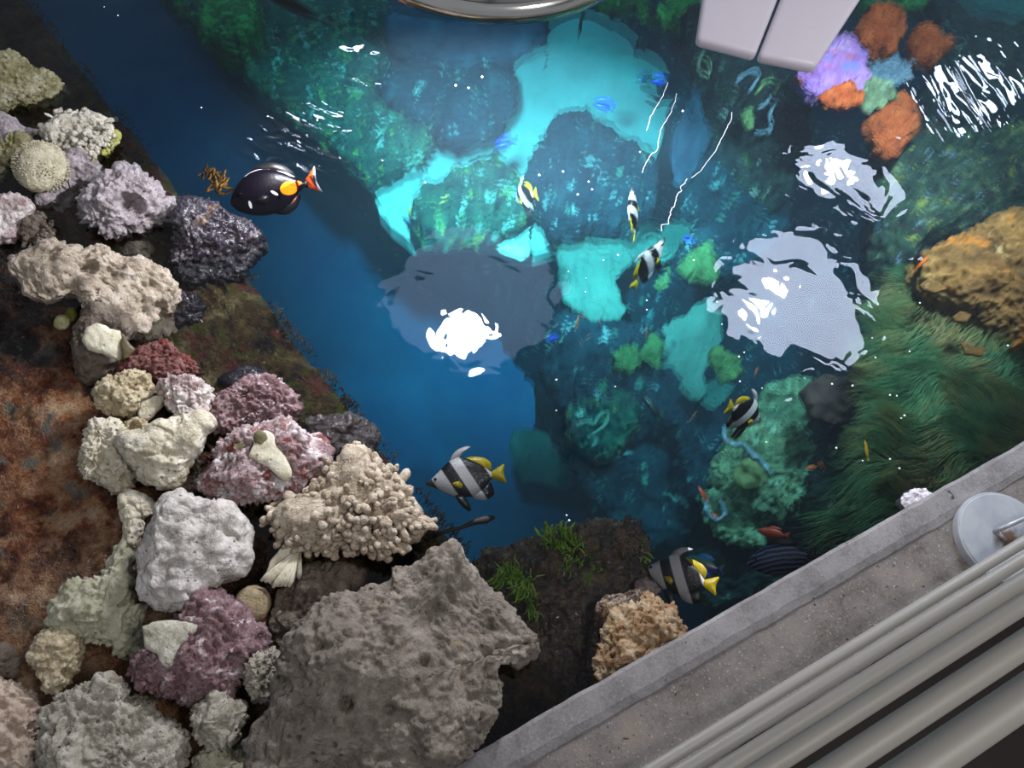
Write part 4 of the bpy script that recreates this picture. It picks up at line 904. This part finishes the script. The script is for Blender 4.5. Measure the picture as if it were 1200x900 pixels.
SPEC['banner'] = dict(mats=['banner', 'fin_yellow', 'fin_black', 'fin_pale'], parts=lambda: [
    (0, fish_body([(-.34,.045),(-.26,.12),(-.12,.22),(.04,.285),(.18,.245),(.32,.13),(.43,.045),(.5,.012)], [(-.34,-.035),(-.26,-.12),(-.12,-.215),(.04,-.235),(.18,-.205),(.32,-.12),(.43,-.05),(.5,-.02)], [(-.34,.018),(-.2,.05),(0,.085),(.2,.085),(.35,.055),(.5,.012)])),
    (3, fin([(.17,.235),(.13,.32),(.05,.385),(-.05,.41),(-.13,.40),(-.06,.36),(.02,.31),(.04,.25)], .010)),
    (1, fin([(.0,.26),(-.14,.27),(-.28,.235),(-.36,.16),(-.34,.04),(-.26,.10),(-.12,.19)], .010)),
    (0, fin([(.0,-.21),(-.14,-.29),(-.26,-.30),(-.36,-.24),(-.32,-.06),(-.2,-.14)], .010)),
    (1, fin([(-.32,.035),(-.42,.085),(-.53,.14),(-.49,.0),(-.53,-.13),(-.42,-.08),(-.32,-.03)], .012)),
    (2, fin([(.16,-.19),(.10,-.32),(.0,-.42),(-.04,-.40),(.0,-.28),(.05,-.2)], .012, .03)), (2, fin([(.16,-.19),(.10,-.32),(.0,-.42),(-.04,-.40),(.0,-.28),(.05,-.2)], .012, -.03)),
    (1, fin([(.17,-.04),(.08,-.02),(.03,-.08),(.06,-.13),(.15,-.08)], .006, .092)), (1, fin([(.17,-.04),(.08,-.02),(.03,-.08),(.06,-.13),(.15,-.08)], .006, -.092))],
    eye=(.375, .035, .05, .02))
SPEC['tang'] = dict(mats=['tang', 'fin_black', 'fin_orange', 'fin_line'], parts=lambda: [
    (0, fish_body([(-.36,.03),(-.28,.09),(-.15,.19),(.03,.255),(.2,.235),(.34,.15),(.43,.05),(.47,-.02)], [(-.36,-.03),(-.28,-.075),(-.15,-.18),(.03,-.25),(.2,-.24),(.34,-.19),(.43,-.12),(.47,-.06)], [(-.36,.02),(-.2,.05),(0,.085),(.2,.09),(.36,.06),(.47,.02)])),
    (1, fin([(.28,.19),(.12,.30),(-.08,.31),(-.22,.24),(-.30,.12),(-.26,.07),(-.1,.2),(.1,.24)], .010)),
    (3, fin([(.28,.205),(.12,.262),(-.05,.25),(-.2,.175),(-.3,.085),(-.2,.16),(-.05,.235),(.12,.246)], .016)),
    (1, fin([(.1,-.23),(-.08,-.30),(-.22,-.24),(-.30,-.12),(-.27,-.07),(-.12,-.18)], .010)),
    (2, fin([(-.05,-.225),(-.16,-.19),(-.28,-.085),(-.2,-.17)], .016)),
    (1, fin([(-.33,.03),(-.41,.05),(-.41,-.05),(-.33,-.03)], .014)),
    (2, fin([(-.385,.05),(-.44,.09),(-.52,.17),(-.475,.03),(-.47,-.03),(-.52,-.12),(-.44,-.07),(-.385,-.05)], .012)),
    (3, fin([(-.50,.15),(-.53,.18),(-.49,.05),(-.475,.0),(-.49,-.06),(-.55,-.14),(-.50,-.09),(-.465,.0)], .013)),
    (1, fin([(.22,-.06),(.12,.0),(.04,-.03),(.1,-.12)], .006, .095)), (1, fin([(.22,-.06),(.12,.0),(.04,-.03),(.1,-.12)], .006, -.095))],
    eye=(.34, .05, .062, .02))
def slim(body, finm, tall=.16, wide=.07):
    return dict(mats=[body, finm], parts=lambda: [
    (0, fish_body([(-.36,.03),(-.2,tall*.72),(.05,tall),(.25,tall*.85),(.42,tall*.4),(.5,.01)], [(-.36,-.03),(-.2,-tall*.7),(.05,-tall),(.25,-tall*.9),(.42,-tall*.45),(.5,-.015)], [(-.36,.014),(-.1,wide*.8),(.15,wide),(.35,wide*.7),(.5,.012)], 18, 12)),
    (1, fin([(.2,tall*.85),(.05,tall*1.45),(-.15,tall*1.35),(-.28,tall*.95),(-.2,tall*.6)], .008)), (1, fin([(.0,-tall*.9),(-.12,-tall*1.4),(-.25,-tall*1.1),(-.2,-tall*.6)], .008)),
    (1, fin([(-.34,.03),(-.42,.09),(-.52,.15),(-.47,.0),(-.52,-.15),(-.42,-.09),(-.34,-.03)], .010))], eye=(.36, .03, wide * .62, .02))
for k, a in {'orange': ('f_orange','f_orange',.17,.08), 'red': ('f_red','f_red',.17,.09), 'yellow': ('f_yellow','f_yellow',.12,.06), 'blue': ('f_blue','f_blue',.16,.08), 'dark': ('f_dark','f_dark',.13,.08), 'coral': ('f_coral','f_coral',.13,.06), 'lined': ('lined','fin_black',.22,.08), 'wrasse': ('wrasse','wrasse',.2,.08), 'teal': ('f_teal','f_teal',.2,.07)}.items(): SPEC[k] = slim(*a)
_FM = {}
def fish(label, px, py, z, length_px, ang, species, roll=0.0, pitch=0.0, group=None, bend=0.0, cat='fish', name='fish', k=1.0):
    """ang: where the head points in the frame (degrees, 0 right, 90 up). roll 0: flank to the eye, dorsal 90 deg left of the head; roll 90: seen from above"""
    S = SPEC[species]; P = at(px, py, z); L = length_px * px_m(P) / k
    r3 = _n(ray(px, py)); right = _n(CR - r3 * np.dot(CR, r3)); up_ = np.cross(right, r3)
    a = math.radians(ang); X = right * math.cos(a) + up_ * math.sin(a); Zd = -right * math.sin(a) + up_ * math.cos(a); Y = -np.cross(X, Zd); T = -r3
    p = math.radians(pitch); X2 = X * math.cos(p) - T * math.sin(p); T2 = T * math.cos(p) + X * math.sin(p); X = X2; T = T2
    q = math.radians(roll); Zr = Zd * math.cos(q) + T * math.sin(q); Yr = np.cross(Zr, X)
    if species not in _FM or bend:
        VV, FF, MI, o = [], [], [], 0
        for mi, (V, Fc) in S['parts']():
            VV.append(V); FF += [[i + o for i in f] for f in Fc]; MI += [mi] * len(Fc); o += len(V)
        V = np.concatenate(VV); V[:, 1] += bend * np.clip(.1 - V[:, 0], 0, 1) ** 2
        me = mesh_np(name, V, FF, midx=MI)
        for m in S['mats']: me.materials.append(M[m])
        bm = bmesh.new(); bm.from_mesh(me); bmesh.ops.recalc_face_normals(bm, faces=bm.faces[:]); bm.to_mesh(me); bm.free()
        if not bend: _FM[species] = me
    me = me if bend else _FM[species]
    o = bpy.data.objects.new(name, me); COL.objects.link(o)
    o.matrix_world = Matrix(((X[0]*L, Yr[0]*L, Zr[0]*L, P[0]), (X[1]*L, Yr[1]*L, Zr[1]*L, P[1]), (X[2]*L, Yr[2]*L, Zr[2]*L, P[2]), (0, 0, 0, 1)))
    tag(o, label, cat, group)
    if length_px > 34:
        ex, ez, ey, er = S['eye']; V, T_ = ico(2)
        for s in (1, -1):
            e = link('eye', mesh_np('eye', V * er, T_), M['eye'], o, (ex, s * ey, ez))
    return o

GB = 'black and white striped fish with yellow tails'
fish('black fish with an orange spot and orange tail breaking the surface at the wet rocks', 319, 224, -.012, 104, 192, 'tang', roll=172)
fish('big black and white striped fish seen side-on at the tank edge above the twig', 545, 561, -.05, 92, 187, 'banner', roll=184, group=GB)
fish('big striped fish with a long white trailing fin beside the orange-tan rock', 795, 676, -.018, 88, 166, 'banner', roll=182, pitch=12, group=GB)
fish('striped fish over the fork of the bright sand, smallest of the striped ones', 616, 232, -.35, 56, 193, 'banner', roll=180, pitch=62, group=GB)
fish('striped fish seen from above, the upper one of the pair over the teal plate', 742, 252, -.22, 62, 95, 'banner', roll=78, group=GB)
fish('striped fish with bright yellow back, the lower one of the pair over the teal plate', 760, 309, -.2, 68, 59, 'banner', roll=58, group=GB)
fish('striped fish with a broad yellow back fin beside the lobed green coral', 872, 486, -.15, 76, -25, 'banner', roll=0, pitch=58, group=GB)
fish('dark fish with thin pale blue lines half hidden by the concrete curb', 916, 655, -.1, 80, 187, 'lined', roll=178)
fish('rainbow-blue and green fish just behind the trailing-fin striped fish', 823, 662, -.07, 48, 166, 'wrasse', roll=180)
fish('plump brick-orange fish above the dark blue lined fish', 905, 625, -.25, 36, 168, 'red', roll=180)
fish('slender golden yellow fish near the hair algae', 1015, 528, -.15, 25, 97, 'yellow', roll=70)
fish('tiny orange fish, the one on the curb-far side of the close orange pair', 949, 549, -.3, 13, 185, 'orange', roll=170)
fish('tiny orange fish, the one nearer the hair algae of the close orange pair', 962, 547, -.3, 13, 118, 'orange', roll=120)
fish('small brick-red fish above the pale looped coral', 824, 580, -.4, 22, 122, 'red', roll=60)
fish('small brown-red fish resting inside the pale looped coral', 838, 604, -.44, 15, 150, 'red', roll=60)
fish('bright blue fish in the neck of the white sand bed', 592, 170, -.7, 26, 192, 'blue', roll=170)
fish('blue and yellow fish in the middle of the turquoise sand', 707, 126, -.7, 26, 165, 'blue', roll=160)
fish('dark violet fish below the round lamp rim', 679, 36, -.6, 30, 82, 'dark', roll=90)
fish('dark arrow-shaped fish over the turquoise sand, larger of two close together', 751, 63, -.6, 17, 300, 'dark', roll=60)
fish('dark small fish just above the arrow-shaped one', 755, 53, -.6, 10, 250, 'dark', roll=60)
fish('blue fish near the far rim of the turquoise sand', 772, 97, -.65, 20, 170, 'blue', roll=150)
fish('blue-black fish beside the blue one at the far sand rim', 753, 94, -.65, 18, 200, 'teal', roll=150)
fish('slim dark fish at the shadowed far rim of the turquoise sand', 790, 82, -.6, 22, 80, 'dark', roll=90)
fish('small dark fish high in the turquoise sand', 722, 30, -.6, 12, 180, 'teal', roll=150)
fish('vivid blue small fish at the rim of the mirrored round lamp', 647, 398, -.5, 16, 200, 'blue', roll=170)
fish('violet-blue small fish right of the pair of striped fish', 806, 283, -.7, 14, 150, 'blue', roll=160)
fish('coral-orange fish pointing up under the large teal plate', 676, 380, -.7, 19, 78, 'coral', roll=60)
fish('coral-orange fish lying level at the lower rim of the large teal plate', 684, 372, -.75, 12, 155, 'coral', roll=120)
fish('pale orange fish below the large teal plate in the dark', 689, 397, -.8, 9, 30, 'coral', roll=120)
fish('thin orange fish deepest in the dark under the large teal plate', 681, 404, -.85, 11, 120, 'coral', roll=90)
fish('thin orange fish crossing the lower tip of the large teal plate', 703, 379, -.8, 11, 110, 'coral', roll=90)
fish('thin upright orange fish beside the ragged yellow-green coral', 757, 392, -.7, 16, 85, 'coral', roll=80)
fish('thin orange fish above the yellow and black striped fish', 885, 437, -.3, 14, 75, 'coral', roll=80)
fish('faint orange fish in the dark left of the yellow and black striped fish', 811, 489, -.6, 15, 55, 'coral', roll=80)
fish('bent orange fish near the amber bump of rock', 1078, 311, -.15, 24, 50, 'orange', roll=100)
fish('yellow fish at the corner of the low teal-brown coral rock', 519, 237, -.75, 11, 200, 'yellow', roll=150)
fish('olive-yellow fish in the tip of the bright sand', 480, 250, -.8, 12, 110, 'yellow', roll=120)
fish('small dark fish in the lowest tip of the bright sand', 478, 262, -.85, 16, 140, 'teal', roll=120)
fish('large dark silhouetted fish at the top edge left of the round lamp', 344, 8, -.3, 96, 152, 'dark', roll=100)
fish('dark brown fish drifting above the ragged teal plate', 766, 480, -.7, 52, 128, 'dark', roll=80)

# ================================================================== LAMPS
def mirrored(px, py, h):       # where something at height h hangs whose mirror image shows at this pixel of the water
    P = at(px, py, 0); d = _n(P - EYE); r = d * np.array([1, 1, -1]); return P + r * (h / r[2])
def pendant(label, pos, R, s_refl, s_bulb, rb, off=(0, 0), cordlen=1.8):
    root = bpy.data.objects.new('pendant_lamp', None); COL.objects.link(root); root.location = Vector([float(x) for x in pos]); tag(root, label, 'lamp')
    k = R / .3
    V, Fc = lathe([(.0, .13*k), (.05*k, .125*k), (.09*k, .07*k), (.2*k, .035*k), (.275*k, .014*k), (.275*k, .008*k), (.2*k, .028*k), (.09*k, .06*k), (.0, .09*k)], 96); link('lamp_shade', mesh_np('lamp_shade', V, Fc), M['shade'], root)
    V, Fc = lathe([(.272*k, .018*k), (.278*k, .026*k), (.286*k, .022*k), (.290*k, .028*k), (.298*k, .026*k), (.304*k, .012*k), (.302*k, -.006*k), (.29*k, -.012*k), (.274*k, .0)], 128, True); link('rim', mesh_np('rim', V, Fc), M['silver'], root)
    V, Fc = lathe([(0, .002*k), (.1*k, .002*k), (.2*k, .002*k), (.272*k, .002*k)], 64); link('diffuser', mesh_np('diffuser', V, [f[::-1] for f in Fc], False), emit('lamp_diffuser', (.66, .76, 1, 1) if s_refl > 10 else (.5, .64, 1, 1), s_refl), root)
    V, T = ico(3); V = V * np.array([rb, rb, rb * .2]); link('bulb', mesh_np('bulb', V, T), emit('lamp_bulb', (.98, .975, 1, 1), s_bulb), root, (off[0], off[1], -.004))
    V, Fc = tube([(0, 0, .12*k), (0, 0, cordlen)], .007, 10); link('cord', mesh_np('cord', V, Fc), M['cord'], root)
    return root
LZ = .64
L1 = mirrored(563, 352, LZ); L1R = .285
print('lamp', L1, 'rim bottom px check')
pendant('round silver-rimmed pendant lamp hanging low over the pool', L1, L1R, 4.8, 200, .098, off=(-.06, -.13))
L2 = mirrored(936, 352, 1.0); pendant('broad pendant lamp mirrored as the round white patch on the water', L2, .30, 24, 420, .045, off=(-.13, .0), cordlen=1.5)
L3 = mirrored(988, 212, 1.15); pendant('pendant lamp mirrored as the long white patch beside the orange sponge', L3, .27, 22, 420, .045, off=(-.12, -.06), cordlen=1.4)
L4 = mirrored(1150, 105, 1.3); pendant('far pendant lamp glittering in the ripples near the frame corner', L4, .26, 40, 300, .045, cordlen=1.2)
def ceiling_lamp(label, c, w, l, st):  # added light out of view, brightens the white fixture and the rocks
    root = bpy.data.objects.new('ceiling_lamp', None); COL.objects.link(root); root.location = c; tag(root, label, 'lamp')
    link('housing', bm_mesh('housing', box_bm((-w/2, -l/2, 0), (w/2, l/2, .08), .01)), M['whitebox'], root)
    me = mesh_np('diffuser', [(-w*.45, -l*.47, -.004), (w*.45, -l*.47, -.004), (w*.45, l*.47, -.004), (-w*.45, l*.47, -.004)], [[3, 2, 1, 0]], False); link('diffuser', me, emit('ceiling_diffuser', (1, .97, .93, 1), st), root)
ceiling_lamp('long ceiling lamp above the walkway', (1.1, -.25, 2.6), .3, .8, 38)
L5 = mirrored(400, -90, .8); pendant('pendant lamp beyond the mossy corner of the pool', L5, .3, 40, 330, .05, off=(0, -.05), cordlen=1.6)
def beam(lamp, px, py, z, watts, deg, off=(0, 0)):      # extra spot added under a lamp to brighten what it points at
    l = bpy.data.lights.new('lamp_beam', 'SPOT'); l.energy = watts; l.spot_size = math.radians(deg); l.spot_blend = .7; l.shadow_soft_size = .04; l.color = (.93, .96, 1)
    o = bpy.data.objects.new('lamp_beam', l); COL.objects.link(o); p = Vector([float(lamp[0] + off[0]), float(lamp[1] + off[1]), float(lamp[2] - .09)]); o.location = p
    o.rotation_euler = (Vector([float(q) for q in at(px, py, z)]) - p).to_track_quat('-Z', 'Y').to_euler()
beam(L1, 670, 150, -1.2, 1000, 80, (-.06, -.13)); beam(L1, 330, 330, -2.4, 105, 80, (-.06, -.13)); beam(L2, 780, 420, -1, 260, 80, (-.13, 0)); beam(L3, 1080, 450, -.3, 34, 90, (-.12, -.06))
# white twin-channel fixture hanging in at the top
def fixture():
    A = along(817, 44, 1.15); C_ = at(957, 77, A[2]); T0 = at(960, -117, A[2] + .05)
    n = _n(np.cross(C_ - A, T0 - A)); n = n if np.dot(n, EYE - A) > 0 else -n
    def pp(px, py): r = ray(px, py); return EYE + r * (np.dot(A - EYE, n) / np.dot(r, n))
    root = bpy.data.objects.new('metal_fixture', None); COL.objects.link(root); root.location = Vector(pp(888, 63)); tag(root, 'white metal twin-channel fixture reaching down from the top edge', 'fixture')
    o = pp(888, 63)
    for q4 in ([(817, 44), (886.5, 62.5), (957, -117), (841, -117)], [(889.5, 63.5), (957, 77), (1083, -117), (961, -117)]):
        quad = [pp(*q) for q in q4]; bm = bmesh.new(); T = .02
        vs = [bm.verts.new(Vector(q - o)) for q in quad] + [bm.verts.new(Vector(q - o - n * T)) for q in quad]
        for f in ([0,1,2,3],[7,6,5,4],[0,4,5,1],[1,5,6,2],[2,6,7,3],[3,7,4,0]): bm.faces.new([vs[i] for i in f])
        bmesh.ops.recalc_face_normals(bm, faces=bm.faces[:]); bmesh.ops.bevel(bm, geom=bm.edges[:], offset=.007, segments=4, affect='EDGES', profile=.5)
        link('channel', bm_mesh('channel', bm, True), M['whitebox'], root)
fixture()

# ================================================================== RAILING AND COVER PLATE
bars = [(676, .15, .0102), (696.5, .33, .0102), (722, .51, .0102), (750, .69, .0102), (799, .87, .0102), (862, 1.05, .0102)]
root = bpy.data.objects.new('railing', None); COL.objects.link(root); pr = at(1133, 676, .17); root.location = Vector((float(pr[0]), float(pr[1]), -.55)); tag(root, 'grey painted railing of six parallel pipes beside the concrete curb', 'railing')
bp = []
for i, (py, z, r) in enumerate(bars):
    P = at(1133, py, z); bp.append(P)
    ss = np.linspace(-1.6, 1.5, 30); L = [P + ku * s for s in ss]
    V, Fc = tube(L, r, 24); link('bar', mesh_np('bar', V - np.array(root.location), Fc), M['pipe'], root)
for s in (-1.35, .55):
    a = bp[0] + ku * s + kn * .0; top = bp[5] + ku * s
    V, Fc = tube([np.array([a[0], a[1], -.55]) + kn * .012, np.array([a[0], a[1], .2]) + kn * .014, top + kn * .012], .015, 20); link('post', mesh_np('post', V - np.array(root.location), Fc), M['pipe'], root)
def cover():
    cz = .1; ctr = at(1176, 630, cz); R = float(np.linalg.norm(at(1121, 620, cz) - ctr)); print('cover R', R)
    root = bpy.data.objects.new('cover_plate', None); COL.objects.link(root); root.location = Vector(ctr); tag(root, 'round grey metal cover plate with a rust stain on the concrete curb', 'cover')
    V, Fc = lathe([(0, .006), (R * .94, .006), (R * .955, .0045), (R * .985, .0045), (R, .0025), (R, -.014), (0, -.014)], 96); 
    bm = bmesh.new(); me = mesh_np('disc', V, Fc, False); bm.from_mesh(me); bmesh.ops.remove_doubles(bm, verts=bm.verts[:], dist=1e-5); bmesh.ops.recalc_face_normals(bm, faces=bm.faces[:]); bm.to_mesh(me); bm.free()
    link('disc', me, M['plate_metal'], root)
    a = at(1168, 622, cz + .012) - ctr; b = at(1206, 605, cz + .012) - ctr
    V, Fc = tube([a + [0, 0, -.012], a + [0, 0, .012], a * .8 + b * .2 + np.array([0, 0, .018]), b * .9 + a * .1 + np.array([0, 0, .018]), b + [0, 0, .012], b + [0, 0, -.012]], .0045, 12); o = link('handle', mesh_np('handle', V, Fc), M['handle'], root); o['label'] = 'bright bare metal handle'
    c2 = at(1178, 634, cz + .006) - ctr; V, Fc = tube([a + [0, 0, -.002], c2 + [0, 0, 0.002]], .004, 8); link('hinge', mesh_np('hinge', V, Fc), M['handle'], root)
cover()

# ================================================================== WATER
WS = bpy.data.materials.new('water'); WS.use_nodes = True; t = NT.__new__(NT); t.m = WS; t.t = WS.node_tree; t.t.nodes.clear(); t.out = t.n('ShaderNodeOutputMaterial')
geo = t.n('ShaderNodeNewGeometry'); pos = geo.outputs['Position']
def spot_mask(px, py, rx):
    c = at(px, py, 0); d = t.n('ShaderNodeVectorMath', {0: pos, 1: tuple(float(q) for q in c)}, operation='DISTANCE').outputs['Value']
    return t.smooth(d, rx, rx * .2)
def stretch(px0, py0, px1, py1, k):          # coordinates squeezed across a wave direction
    d = at(px1, py1, 0) - at(px0, py0, 0); a = math.atan2(d[1], d[0])
    m = t.n('ShaderNodeMapping', {'Vector': pos, 'Rotation': (0, 0, -a), 'Scale': (1, 1, 1)}, vector_type='POINT')
    return t.n('ShaderNodeVectorMath', {0: m.outputs[0], 1: (1.0, k, 1.0)}, operation='MULTIPLY').outputs[0]
h = t.math('MULTIPLY', t.noise(pos, 3.2, 2, .4, .3), 1.6)                     # slow swell (cm)
h = t.math('ADD', h, t.math('MULTIPLY', t.noise(pos, 11, 2, .5, .6), .26))
for (px, py, r, sc, amp, dr) in [(355, 178, .22, 13, 2.8, (330, 160, 400, 200, 2.4)), (440, 85, .22, 11, 1.2, (400, 60, 440, 110, 1.6)), (392, 325, .15, 17, .8, (370, 320, 420, 318, 1.5)),
                                 (1150, 105, .40, 5.5, .95, (1095, 50, 1150, 150, 3.6)), (1110, 312, .15, 16, .4, (1080, 300, 1130, 300, 1.5)), (480, 230, .2, 9, .3, (480, 230, 500, 290, 3.0)), (980, 90, .13, 13, .3, (960, 60, 1020, 110, 1.4))]:
    co = stretch(*dr[:4], dr[4]); h = t.math('ADD', h, t.math('MULTIPLY', t.math('MULTIPLY', t.noise(co, sc, 1.5, .45, .6), amp), spot_mask(px, py, r)))
for (px, py, r, w, amp) in [(765, 283, .14, 60, .10), (318, 224, .13, 55, .08), (876, 560, .1, 60, .06)]:
    c = at(px, py, 0); d = t.n('ShaderNodeVectorMath', {0: pos, 1: tuple(float(q) for q in c)}, operation='DISTANCE').outputs['Value']
    h = t.math('ADD', h, t.math('MULTIPLY', t.math('MULTIPLY', t.math('SINE', t.math('MULTIPLY', d, w * 6.28)), amp * .25), t.smooth(d, r, r * .2)))
WB = t.n('ShaderNodeBump', {'Height': h, 'Strength': 1.0, 'Distance': .01}).outputs[0]
WB2 = t.n('ShaderNodeBump', {'Height': h, 'Strength': 1.0, 'Distance': .05}).outputs[0]
fr = t.n('ShaderNodeFresnel', {'IOR': 1.33, 'Normal': WB}).outputs[0]
gl = t.n('ShaderNodeBsdfGlossy', {'Color': (1, 1, 1, 1), 'Roughness': 0.0, 'Normal': WB}).outputs[0]
tr = t.n('ShaderNodeBsdfTransparent', {'Color': (1, 1, 1, 1)}).outputs[0]
rf = t.n('ShaderNodeBsdfRefraction', {'Color': (1, 1, 1, 1), 'Roughness': 0.0, 'IOR': 1.02, 'Normal': WB2}).outputs[0]
WM = .45
body = t.n('ShaderNodeMixShader', {0: WM, 1: tr, 2: rf}).outputs[0]
sh = t.n('ShaderNodeMixShader', {0: fr, 1: body, 2: gl}).outputs[0]
t.t.links.new(sh, t.out.inputs['Surface'])
va = t.n('ShaderNodeVolumeAbsorption', {'Color': (0, .80, .885, 1), 'Density': 1.05}).outputs[0]
vs = t.n('ShaderNodeVolumeScatter', {'Color': (.62, .74, 1, 1), 'Density': .13, 'Anisotropy': .3}).outputs[0]
vad = t.n('ShaderNodeAddShader', {0: va, 1: vs}).outputs[0]
t.t.links.new(vad, t.out.inputs['Volume'])
wv = [curb_pt(a, b, z) for z in (-2.9, 0.0) for a, b in ((-3.5, .1), (5, .1), (5, -8), (-3.5, -8))]
bmw = bmesh.new(); wq = [bmw.verts.new(q) for q in wv]
for f in ([0,1,2,3],[4,5,6,7],[0,1,5,4],[1,2,6,5],[2,3,7,6],[3,0,4,7]): bmw.faces.new([wq[i] for i in f])
bmesh.ops.recalc_face_normals(bmw, faces=bmw.faces[:]); wo = link('water', bm_mesh('water', bmw), WS); tag(wo, 'clear rippled blue water filling the tank', None, None, 'structure')

# rippled reflection lines shaped as thin white tubes, small air bubbles on the surface
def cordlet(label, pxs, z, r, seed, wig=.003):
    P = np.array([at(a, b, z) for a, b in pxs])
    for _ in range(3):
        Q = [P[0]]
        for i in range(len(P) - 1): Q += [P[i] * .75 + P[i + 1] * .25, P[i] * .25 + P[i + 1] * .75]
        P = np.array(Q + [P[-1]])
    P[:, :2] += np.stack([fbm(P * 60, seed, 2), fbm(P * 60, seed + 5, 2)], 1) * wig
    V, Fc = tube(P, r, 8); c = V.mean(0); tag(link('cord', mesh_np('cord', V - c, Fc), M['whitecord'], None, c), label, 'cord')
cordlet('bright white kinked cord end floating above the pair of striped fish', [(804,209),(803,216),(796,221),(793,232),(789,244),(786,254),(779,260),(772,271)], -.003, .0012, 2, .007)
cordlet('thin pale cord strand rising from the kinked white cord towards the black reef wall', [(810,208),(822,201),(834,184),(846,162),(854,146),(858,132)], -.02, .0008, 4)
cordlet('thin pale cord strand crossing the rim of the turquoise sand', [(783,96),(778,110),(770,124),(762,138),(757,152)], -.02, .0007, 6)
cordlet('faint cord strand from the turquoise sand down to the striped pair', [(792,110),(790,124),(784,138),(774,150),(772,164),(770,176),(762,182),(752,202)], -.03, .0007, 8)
BUB = [(1078,355),(1066,412),(1181,405),(1022,396),(1026,419),(999,452),(1051,464),(1043,463),(1060,487),(1056,490),(975,450),(893,455),(866,418),(867,447),(872,413),(898,518),(980,525),(1011,540),(1043,538),(1054,549),(758,363),(707,305),(687,326),(686,342),(724,299),(758,352),(690,213),(694,222),(660,201),(750,178),(677,228),(666,318),(652,445),(721,453),(664,604),(667,610),(652,481),(632,205),(498,214),(448,188),(565,90),(534,100),(236,126),(138,18),(122,8),(549,103),(800,130),(846,380),(840,354),(813,305)]
V, T = ico(2); bub = mesh_np('bubble', V, T); bub.materials.append(plain_mat('bubble_film', (240, 246, 250), .08, var=.02, spec=1.0))
for i, (px, py) in enumerate(BUB):
    p = at(px, py, .0008); r = .0016 + .0011 * ((i * 37) % 11) / 11
    o = bpy.data.objects.new('bubble', bub); COL.objects.link(o); o.location = Vector(p); o.scale = (r, r, r * .8); tag(o, 'tiny white air bubble floating on the open water', 'bubble', 'air bubbles on the water surface')

# ================================================================== LIGHT, CAMERA, VIEW
w = bpy.data.worlds.new('World'); SC.world = w; w.use_nodes = True; w.node_tree.nodes['Background'].inputs[0].default_value = (.82, .87, 1, 1); w.node_tree.nodes['Background'].inputs[1].default_value = .3
cam = bpy.data.cameras.new('camera'); co_ = bpy.data.objects.new('camera', cam); COL.objects.link(co_)
cam.sensor_width = 36; cam.lens = F * 36 / 1200; cam.clip_start = .02; cam.clip_end = 100
co_.matrix_world = Matrix(((RW[0][0], RW[0][1], RW[0][2], 0), (RW[1][0], RW[1][1], RW[1][2], 0), (RW[2][0], RW[2][1], RW[2][2], H), (0, 0, 0, 1)))
SC.camera = co_
SC.view_settings.view_transform = 'Standard'; SC.view_settings.look = 'None'; SC.view_settings.gamma = 1; SC.view_settings.exposure = 0.0; SC.view_settings.use_curve_mapping = False
cy = SC.cycles
cy.max_bounces = 8; cy.diffuse_bounces = 2; cy.glossy_bounces = 3; cy.transmission_bounces = 6; cy.transparent_max_bounces = 12; cy.volume_bounces = 0
cy.caustics_reflective = False; cy.caustics_refractive = False; cy.sample_clamp_indirect = 4.0; cy.use_denoising = True
